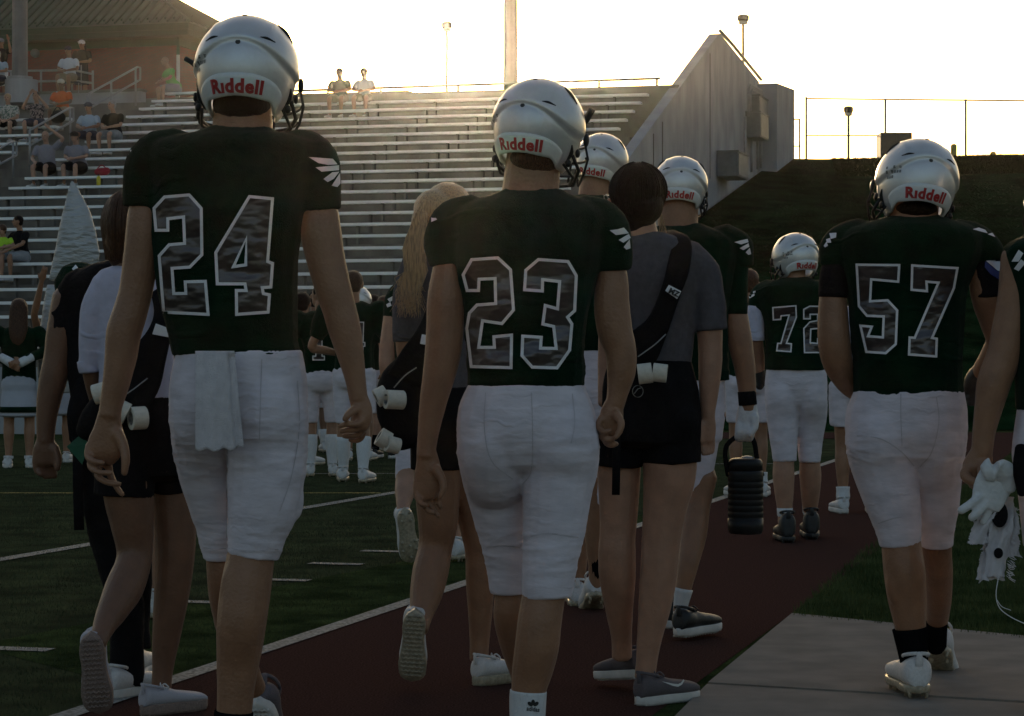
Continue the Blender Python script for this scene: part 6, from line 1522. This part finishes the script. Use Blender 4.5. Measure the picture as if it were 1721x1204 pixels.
simple_person(on_row(106, 20) + Vector((0, 0, .08)), FB, 'spectator in bright orange shirt and pale yellow cap', H=1.8, top=('orange_shirt', 'short'), bottom=('khaki_cloth', .5), skin='skin_deep', hair='hair_dark', hat='tape_cream', arms=lap, **SG)
bg_ = empty('camera_bag', on_row(100, 19.3) + Vector((0, -.2, .55)), 'black camera bag on the lap of the orange shirted spectator', 'bag')
mb = MB(); c_ = bg_.location; ell_into(mb, c_, .19, .13, .14); ell_into(mb, c_ + Vector((0, 0, .1)), .13, .1, .08); fuse('pouch', mb, .015, 'black_cloth', bg_, 3)
mb = MB(); mb.path([c_ + Vector((-.12, 0, .12)), c_ + Vector((0, -.02, .26)), c_ + Vector((.12, 0, .12))], .014, 6, 2); mb.build('handle', 'black_cloth', bg_, smooth=True)
simple_person(on_row(152, 17.25), FB, 'man in light blue shirt and dark cap resting his forearms on his knees', H=1.78, top=('light_blue_shirt', 'short'), bottom=('navy_cloth', .42), skin='skin_tan', hair='hair_dark', hat='navy_cloth', arms=lap, **SG)
simple_person(on_row(193, 17.25), FB + 12, 'grey haired man in black polo and grey shorts beside the light blue shirt man', H=1.85, top=('black_cloth', 'short'), bottom=('grey_shorts', .45), skin='skin_fair', hair='hair_grey', arms=lap, width=1.15, head_turn=20, **SG)
simple_person(on_row(80, 13.7), FB, 'bald man in grey shirt with sunglasses holding one hand on his head', H=1.85, top=('grey_tee_light', 'short'), bottom=('black_cloth', .45), skin='skin_fair', hair=None, arms={-1: [(-.42, .10, 1.12), (-.10, .10, 1.36)], 1: [(.30, .16, .70), (.14, .36, .60)]}, width=1.15, **SG)
simple_person(on_row(133, 13.7), FB + 5, 'spectator in grey shirt and black cap looking down at a phone', H=1.75, top=('grey_tee_light', 'short'), bottom=('black_cloth', .5), skin='skin_fair', hair='hair_dark', hat='black_cloth', arms=lap, width=1.15, lean=.06, **SG)
simple_person(on_row(296, 23.2), FB + 45, 'balding man in bright green shirt leaning forward near the brick building corner', H=1.8, top=('green_shirt', 'short'), bottom=('grey_shorts', .45), skin='skin_fair', hair=None, arms={s: [(s * .25, .26, .74), (s * .05, .42, .66)] for s in (-1, 1)}, lean=.12, **SG)
simple_person(on_row(573, 21.0), FB, 'backlit spectator in dark top alone on the top row near the sun', H=1.70, top=('jersey_green', 'short'), bottom=('khaki_cloth', .45), skin='skin_tan', hair='hair_dark', arms=lap, **SG)
simple_person(on_row(614, 21.0), FB, 'backlit slim spectator in pale top on the top row closer to the sun', H=1.66, top=('polo_white', 'short'), bottom=('khaki_cloth', .45), skin='skin_fair', hair='hair_brown', arms=lap, width=.85, **SG)
simple_person(on_row(8, 5.2), FB, 'boy in neon yellow shirt with dark print sitting low on the stand', H=1.42, top=('neon_shirt', 'short'), bottom=('grey_shorts', .45), skin='skin_fair', hair='hair_brown', arms=lap, width=.9, **SG)
simple_person(on_row(38, 5.2), FB + 25, 'man in black polo and pale grey shorts turned toward the neon shirt boy', H=1.82, top=('black_cloth', 'short'), bottom=('grey_shorts', .5), skin='skin_tan', hair='hair_dark', arms={s: [(s * .25, .20, .74), (s * .10, .42, .62)] for s in (-1, 1)}, head_turn=35, **SG)
pd2 = P(118, 135, 61.0)
simple_person(Vector((pd2.x, 61.0, 7.64)), FB, 'man in white polo and cap seated up on the landing by the brick wall', H=1.85, top=('polo_white', 'short'), bottom=('khaki_cloth', .5), skin='skin_tan', hair='hair_dark', hat='navy_cloth', arms=lap, **SG)
st_ = empty('folding_chair', Vector((pd2.x, 61.15, 7.62)), 'folding chair under the white polo man on the landing', 'chair')
c_ = st_.location; mb = MB(); mb.box(c_.x - .24, c_.x + .24, c_.y - .2, c_.y + .2, c_.z + .40, c_.z + .43); mb.build('seat', 'navy_cloth', st_)
mb = MB(); mb.box(c_.x - .24, c_.x + .24, c_.y + .2, c_.y + .23, c_.z + .6, c_.z + .9); mb.build('backrest', 'navy_cloth', st_)
for sx in (-.22, .22):
    for sy in (-.18, .19): mb = MB(); mb.rod(c_ + Vector((sx, sy, 0)), c_ + Vector((sx, sy, .40 if sy < 0 else .9)), .012); mb.build('leg', 'galvanised', st_)
pe = P(138, 160, 62.6); simple_person(Vector((pe.x, 62.6, 7.62)), FB, 'standing woman in black dress and white cap beside the brick wall', H=1.70, top=('black_cloth', 'short'), bottom=('black_cloth', .3), skin='skin_tan', hair='hair_dark', hat='wing_white', shoes='white', group='spectators standing on the landing', vox=.016, long_hair=True, arms={-1: [(-.26, .06, 1.14), (-.04, .24, 1.10)], 1: [(.26, .06, 1.14), (.04, .24, 1.08)]}, skirt=.36)
pn = P(2, 80, 62.8); simple_person(Vector((pn.x, 62.8, 7.62)), FB, 'standing man in black shirt and grey cap reaching up beside the floodlight pole', H=1.78, top=('black_cloth', 'short'), bottom=('polo_white', .5), skin='skin_tan', hair='hair_dark', hat='grey_shorts', group='spectators standing on the landing', vox=.016, arms={-1: [(-.30, .05, 1.42), (-.26, .10, 1.70)], 1: [(.27, .05, 1.15), (.2, .2, 1.0)]})
pn = P(-1, 120, 61.2); simple_person(Vector((pn.x, 61.2, 7.62)), FB, 'seated spectator in pale blue shirt cut off at the picture edge', H=1.7, top=('light_blue_shirt', 'short'), bottom=('navy_cloth', .45), skin='skin_tan', hair='hair_grey', arms=lap, **SG)
# small things on the rows
rb = empty('red_bag', on_row(171, 13.0) + Vector((0, 0, .43)), 'small red bag lying on the bench beside the black cap spectator', 'bag')
mb = MB(); c_ = rb.location + Vector((0, 0, .09)); ell_into(mb, c_, .17, .11, .09); ell_into(mb, c_ + Vector((.10, 0, .02)), .09, .09, .08); fuse('pouch', mb, .014, 'red_cloth', rb, 3)
mb = MB(); mb.path([c_ + Vector((-.1, 0, .07)), c_ + Vector((0, 0, .15)), c_ + Vector((.1, 0, .07))], .012, 6, 2); mb.build('handle', 'red_cloth', rb, smooth=True)
yb = empty('sports_bottle', on_row(167, 12.0) + Vector((0, -.1, .02)) + Vector((0, 0, .41)), 'yellow sports bottle standing near the red bag', 'bottle')
mb = MB(); c_ = yb.location; tube_into(mb, [(c_, .045, .045), (c_ + Vector((0, 0, .16)), .045, .045), (c_ + Vector((0, 0, .20)), .025, .025)], 12, .1, .1, 0); mb.build('bottle', 'yellow_plastic', yb, smooth=True)
mb = MB(); mb.rod(c_ + Vector((0, 0, .205)), c_ + Vector((0, 0, .235)), .022); mb.build('cap', 'black_plastic', yb)

# ---------------------------------------------------------------- farther players and cheerleaders
GP = 'players gathered far up the field'
def at(x, Y): return Vector(((x - CX) / F * Y, Y, 0))
PL = dict(pads=True, top=('jersey_green', 'short'), bottom=('pants_white', .52), shoes='cleat')
hips = {s: [(s * .36, -.02, 1.18), (s * .20, .12, 1.02)] for s in (-1, 1)}
i1 = simple_person(at(540, 21.9), -8, 'far player with a 1 on his back and hands on his hips, dark hair', H=1.78, skin='skin_tan', hair='hair_dark', socks=('sock_white', .72), group=GP, arms=hips, head_turn=-60, vox=.012, **PL)
i2 = simple_person(at(594, 20.9), 4, 'far player with a 4 on his back, short brown hair and tall white socks', H=1.86, skin='skin_tan', hair='hair_brown', socks=('sock_white', .72), group=GP, arms={-1: [(-.37, -.02, 1.18), (-.12, .14, 1.12)], 1: [(.34, .02, 1.16), (.28, .12, .92)]}, stride=.10, vox=.012, **PL)
simple_person(at(646, 25.5), 20, 'far player with light brown hair turned toward the group beside the bag', H=1.74, skin='skin_fair', hair='hair_brown', socks=('sock_black', .4), group=GP, arms=hips, vox=.013, **{**PL, 'shoes': 'black'})
simple_person(at(603, 25.0), 0, 'far player wearing a helmet behind the number 4 player', H=1.78, skin='skin_tan', group=GP, helmet_on=True, vox=.012, **PL)
simple_person(at(508, 24.0), 15, 'far player with black hair behind the shoulder of number 24', H=1.74, skin='skin_deep', hair='hair_dark', group=GP, arms=hips, vox=.013, **PL)
simple_person(at(566, 28.0), 180, 'far player facing the camera between the legs of the number 1 and 4 players', H=1.76, skin='skin_tan', hair='hair_dark', group=GP, vox=.013, socks=('sock_white', .25), **{**PL, 'bottom': ('pants_white', .4)})
def number_simple(info, polys, holes=None):
    je = info['top']; je['_off'] = list(info['root'].location)
    for i, p in enumerate(polys):
        inn = inset(p, 1.6); project('numeral', [inn], info['bvh'], 'number_foil', je, .006, 8); project('numeral_border', [p, inn], info['bvh'], 'number_trim', je, .008, 8)
    del je['_off']
simple_person(at(628, 27.5), 10, 'far player bareheaded between the number 4 player and the blonde girl', H=1.80, skin='skin_tan', hair='hair_dark', socks=('sock_white', .3), group=GP, vox=.013, **PL)
simple_person(at(530, 27.0), -20, 'far player deeper in the group behind the number 1 player', H=1.84, skin='skin_deep', hair='hair_dark', socks=('sock_white', .4), group=GP, arms=hips, vox=.013, **PL)
simple_person(at(672, 29.0), 30, 'far player at the edge of the group behind the waist bag', H=1.78, skin='skin_tan', group=GP, helmet_on=True, vox=.013, **PL)
number_simple(i1, [[(528, 570), (533, 562), (542, 562), (542, 598), (546, 598), (546, 606), (525, 606), (525, 598), (530, 598), (530, 573), (528, 573)]])
number_simple(i2, [[(603, 541), (612, 541), (611, 575), (614, 575), (614, 583), (611, 583), (611, 592), (601, 592), (601, 583), (586, 583), (586, 572)]])
# player whose shoulder shows above the black shirt
i3 = simple_person(at(226, 10.4), 0, 'football player hidden behind the white sweater girl, one green jersey shoulder showing', H=1.80, pads=True, top=('jersey_green', 'short'), bottom=('pants_white', .5), skin='skin_tan', hair='hair_dark', shoes='cleat', vox=.010, group='football players walking away', width=1.12, stride=.12, marks=False)
je = i3['top']; je['_off'] = list(i3['root'].location)
for p in ([(121, 452), (127, 445), (131, 450), (125, 457)], [(119, 461), (123, 456), (125, 462), (120, 466)]): project('wing_feather', [p], i3['bvh'], 'wing_white', je, .006, 6)
del je['_off']
# runner behind the blonde girl
f = Fig(13.0, 712, 'football player striding with one cleat sole raised behind the blonde girl', group='football players walking away')
r = f.root
f.fuse('body', [
    [(722, 420, 24), (720, 455, 22), (718, 480, 24)],
    dict(pts=[(716, 490, 40, 0, .6), (716, 580, 42, 0, .65), (714, 660, 42, 0, .7)], c0=.3),
    dict(pts=[(664, 505, 17), (658, 550, 16), (652, 590, 15), (650, 625, 12), (656, 655, 9, .1)], c1=.5), dict(pts=[(768, 505, 17), (772, 560, 15), (772, 620, 12)], c1=.5),
    dict(pts=[(686, 770, 20, -.02), (682, 806, 17.5, -.05), (681, 826, 17.5, -.1), (678, 848, 12, -.16), (678, 866, 10, -.2)], c1=.3),
    dict(pts=[(745, 760, 20, .1), (755, 820, 18, .1), (762, 880, 13, .1), (764, 915, 11, .1)], c1=.3)], .007, 'skin_fair', 2)
je, jv = f.fuse('jersey', [dict(pts=[(717, 466, 34, 0, .8), (716, 476, 52, 0, .7), (716, 492, 66, 0, .7), (716, 530, 60, 0, .7), (715, 640, 50, 0, .75)], c0=.2, c1=.03), dict(pts=[(678, 492, 22), (664, 505, 19), (660, 534, 17)], c0=.8, c1=.05), dict(pts=[(755, 492, 22), (768, 505, 19), (772, 534, 17)], c0=.8, c1=.05)], .009, 'jersey_green', 2, folds_shirt(11, .004, 9), want=True)
wings(r, je, jv, [[(651, 503), (660, 498), (663, 503), (655, 508)], [(649, 512), (656, 508), (658, 514), (651, 517)]], 6)
f.fuse('pants', [dict(pts=[(715, 630, 48, 0, .75), (715, 680, 50, 0, .8), (715, 710, 46, 0, .8)], c0=.05, c1=.3), dict(pts=[(694, 700, 28, 0), (687, 750, 22, -.02), (681, 808, 17.5, -.04)], c1=.02), dict(pts=[(736, 700, 28, .05), (746, 760, 22, .1), (752, 810, 18, .1)], c1=.02)], .008, 'pants_white', 2, folds_pants(111, ((.6, .08),), .003))
shoe(r, 'cleat', f.p(681, 858, -.24), yaw=-14, pitch=82, roll=-8, L=.29)
shoe(r, 'cleat', Vector((f.p(762, 600).x, 12.96, .015)), yaw=22, L=.29)
# beyond number 72
simple_person(at(1258, 18.8), 0, 'brown haired player in white pants and dark glove left of number 72', H=1.80, pads=True, top=('jersey_green', 'short'), bottom=('pants_white', .42), skin='skin_tan', hair='hair_brown', shoes='white', group='football players walking away', vox=.012, socks=('sock_white', .25))
simple_person(at(1440, 16.9), 0, 'person in white shirt and white shorts mostly hidden behind number 57', H=1.74, top=('white_shirt', 'short'), bottom=('pants_white', .36), skin='skin_tan', hair='hair_dark', shoes='white', vox=.012, socks=('sock_white', .25))
# cheerleaders
mat('skirt_white', (0.42, 0.43, 0.50), 0.8, var=0.05)
c1 = simple_person(at(32, 23.5), -5, 'cheerleader with long brown hair, green top and white skirt, hands behind her back', H=1.66, top=('jersey_green', 'long'), bottom=('skirt_white', .3), skin='skin_tan', hair='hair_brown', shoes='white', long_hair=True, skirt=.36, group='cheerleaders at the field edge', vox=.012, arms={-1: [(-.30, -.06, 1.16), (-.07, -.24, 1.03)], 1: [(.30, -.06, 1.16), (.06, -.25, 1.06)]}, socks=('sock_white', .08))
mb = MB()
for s_ in (-1, 1):
    a_, b_ = c1['W'](s_ * .15, -.20, 1.09), c1['W'](s_ * .04, -.27, 1.03)
    tube_into(mb, [(a_, .042, .042), (b_, .050, .045)], 10, .2, .5, 1)
mb.build('white_cuff', 'shoe_white', c1['root'], smooth=True)
mb = MB(); L0 = c1['root'].location; tube_into(mb, [(L0 + Vector((0, 0, .60)), .194, .174), (L0 + Vector((0, 0, .545)), .199, .179)], 22, .02, .02, 0, ref=np.array([1.0, 0, 0])); mb.build('skirt_hem', 'jersey_green', c1['root'], smooth=True)
hc2 = P(79, 460, 24.3)
c2 = simple_person(at(96, 24.6), 0, 'second cheerleader hidden behind the silver banner with one bare arm raised to hold it', H=1.64, top=('jersey_green', 'none'), bottom=('skirt_white', .3), skin='skin_tan', hair='hair_dark', shoes='white', skirt=.36, group='cheerleaders at the field edge', vox=.012, arms={-1: [(-.20, -.18, 1.52), (-.10, -.30, 1.86)], 1: [(.27, .05, 1.12), (.2, .15, .95)]})
# silver padded banner
bn = empty('foil_banner', P(95, 640, 23.6), 'tall pointed silver foil banner held upright beside the cheerleader', 'banner')
def pillow(outline, Y, thick, name, m):
    n = 34; mb = MB(); ysr = [p[1] for p in outline]; y0, y1 = min(ysr), max(ysr); N = len(outline)
    def span(y):
        xs = []
        for i in range(N):
            (xa, ya), (xb, yb) = outline[i], outline[(i + 1) % N]
            if (ya - y) * (yb - y) <= 0 and ya != yb: xs.append(xa + (xb - xa) * (y - ya) / (yb - ya))
        return (min(xs), max(xs)) if len(xs) > 1 else None
    rows = []
    for i in range(n):
        y = y0 + .5 + (y1 - y0 - 1) * i / (n - 1); sp = span(y)
        c = P((sp[0] + sp[1]) / 2, y, Y); rows.append((c, (sp[1] - sp[0]) / 2 * Y / F, min(thick, (sp[1] - sp[0]) / 2 * Y / F * .6) * (0.5 + 0.5 * math.sin(math.pi * min(1, (i + 2) / n)))))
    tube_into(mb, rows, 28, .3, .2, 0, power=1.6)
    return fuse(name, mb, .016, m, bn, 2, lambda co: wrinkle(co, 77, .011, 6, (1, 1, 2.2), .8))
pillow([(119, 302), (126, 304), (136, 325), (152, 355), (162, 390), (168, 425), (164, 465), (150, 478), (80, 474), (92, 420), (104, 360), (114, 318)], 23.6, .16, 'upper_foil', 'silver_foil')
pillow([(78, 478), (150, 480), (146, 540), (138, 600), (126, 660), (64, 660), (62, 600), (68, 540)], 23.6, .14, 'lower_foil', 'silver_foil')
lamp('washed out lamp post in the glare behind the stand left of the middle pole', 751, 40, 165, 88, 17)
# ================================================================ THE AIR
hm = bpy.data.materials.new('haze'); hm.use_nodes = True; t = hm.node_tree
for n in list(t.nodes): t.nodes.remove(n)
pvn = t.nodes.new('ShaderNodeVolumePrincipled'); out = t.nodes.new('ShaderNodeOutputMaterial')
pvn.inputs['Color'].default_value = (0.95, 0.95, 0.95, 1); pvn.inputs['Density'].default_value = 0.000075; pvn.inputs['Anisotropy'].default_value = 0.94
t.links.new(pvn.outputs[0], out.inputs['Volume'])
mb = MB(); mb.box(-80, 80, -12, 140, -1.1, 16)
me = bpy.data.meshes.new('haze'); me.from_pydata(mb.v, [], mb.f); me.materials.append(hm)
tag(link('haze', me), kind='stuff')
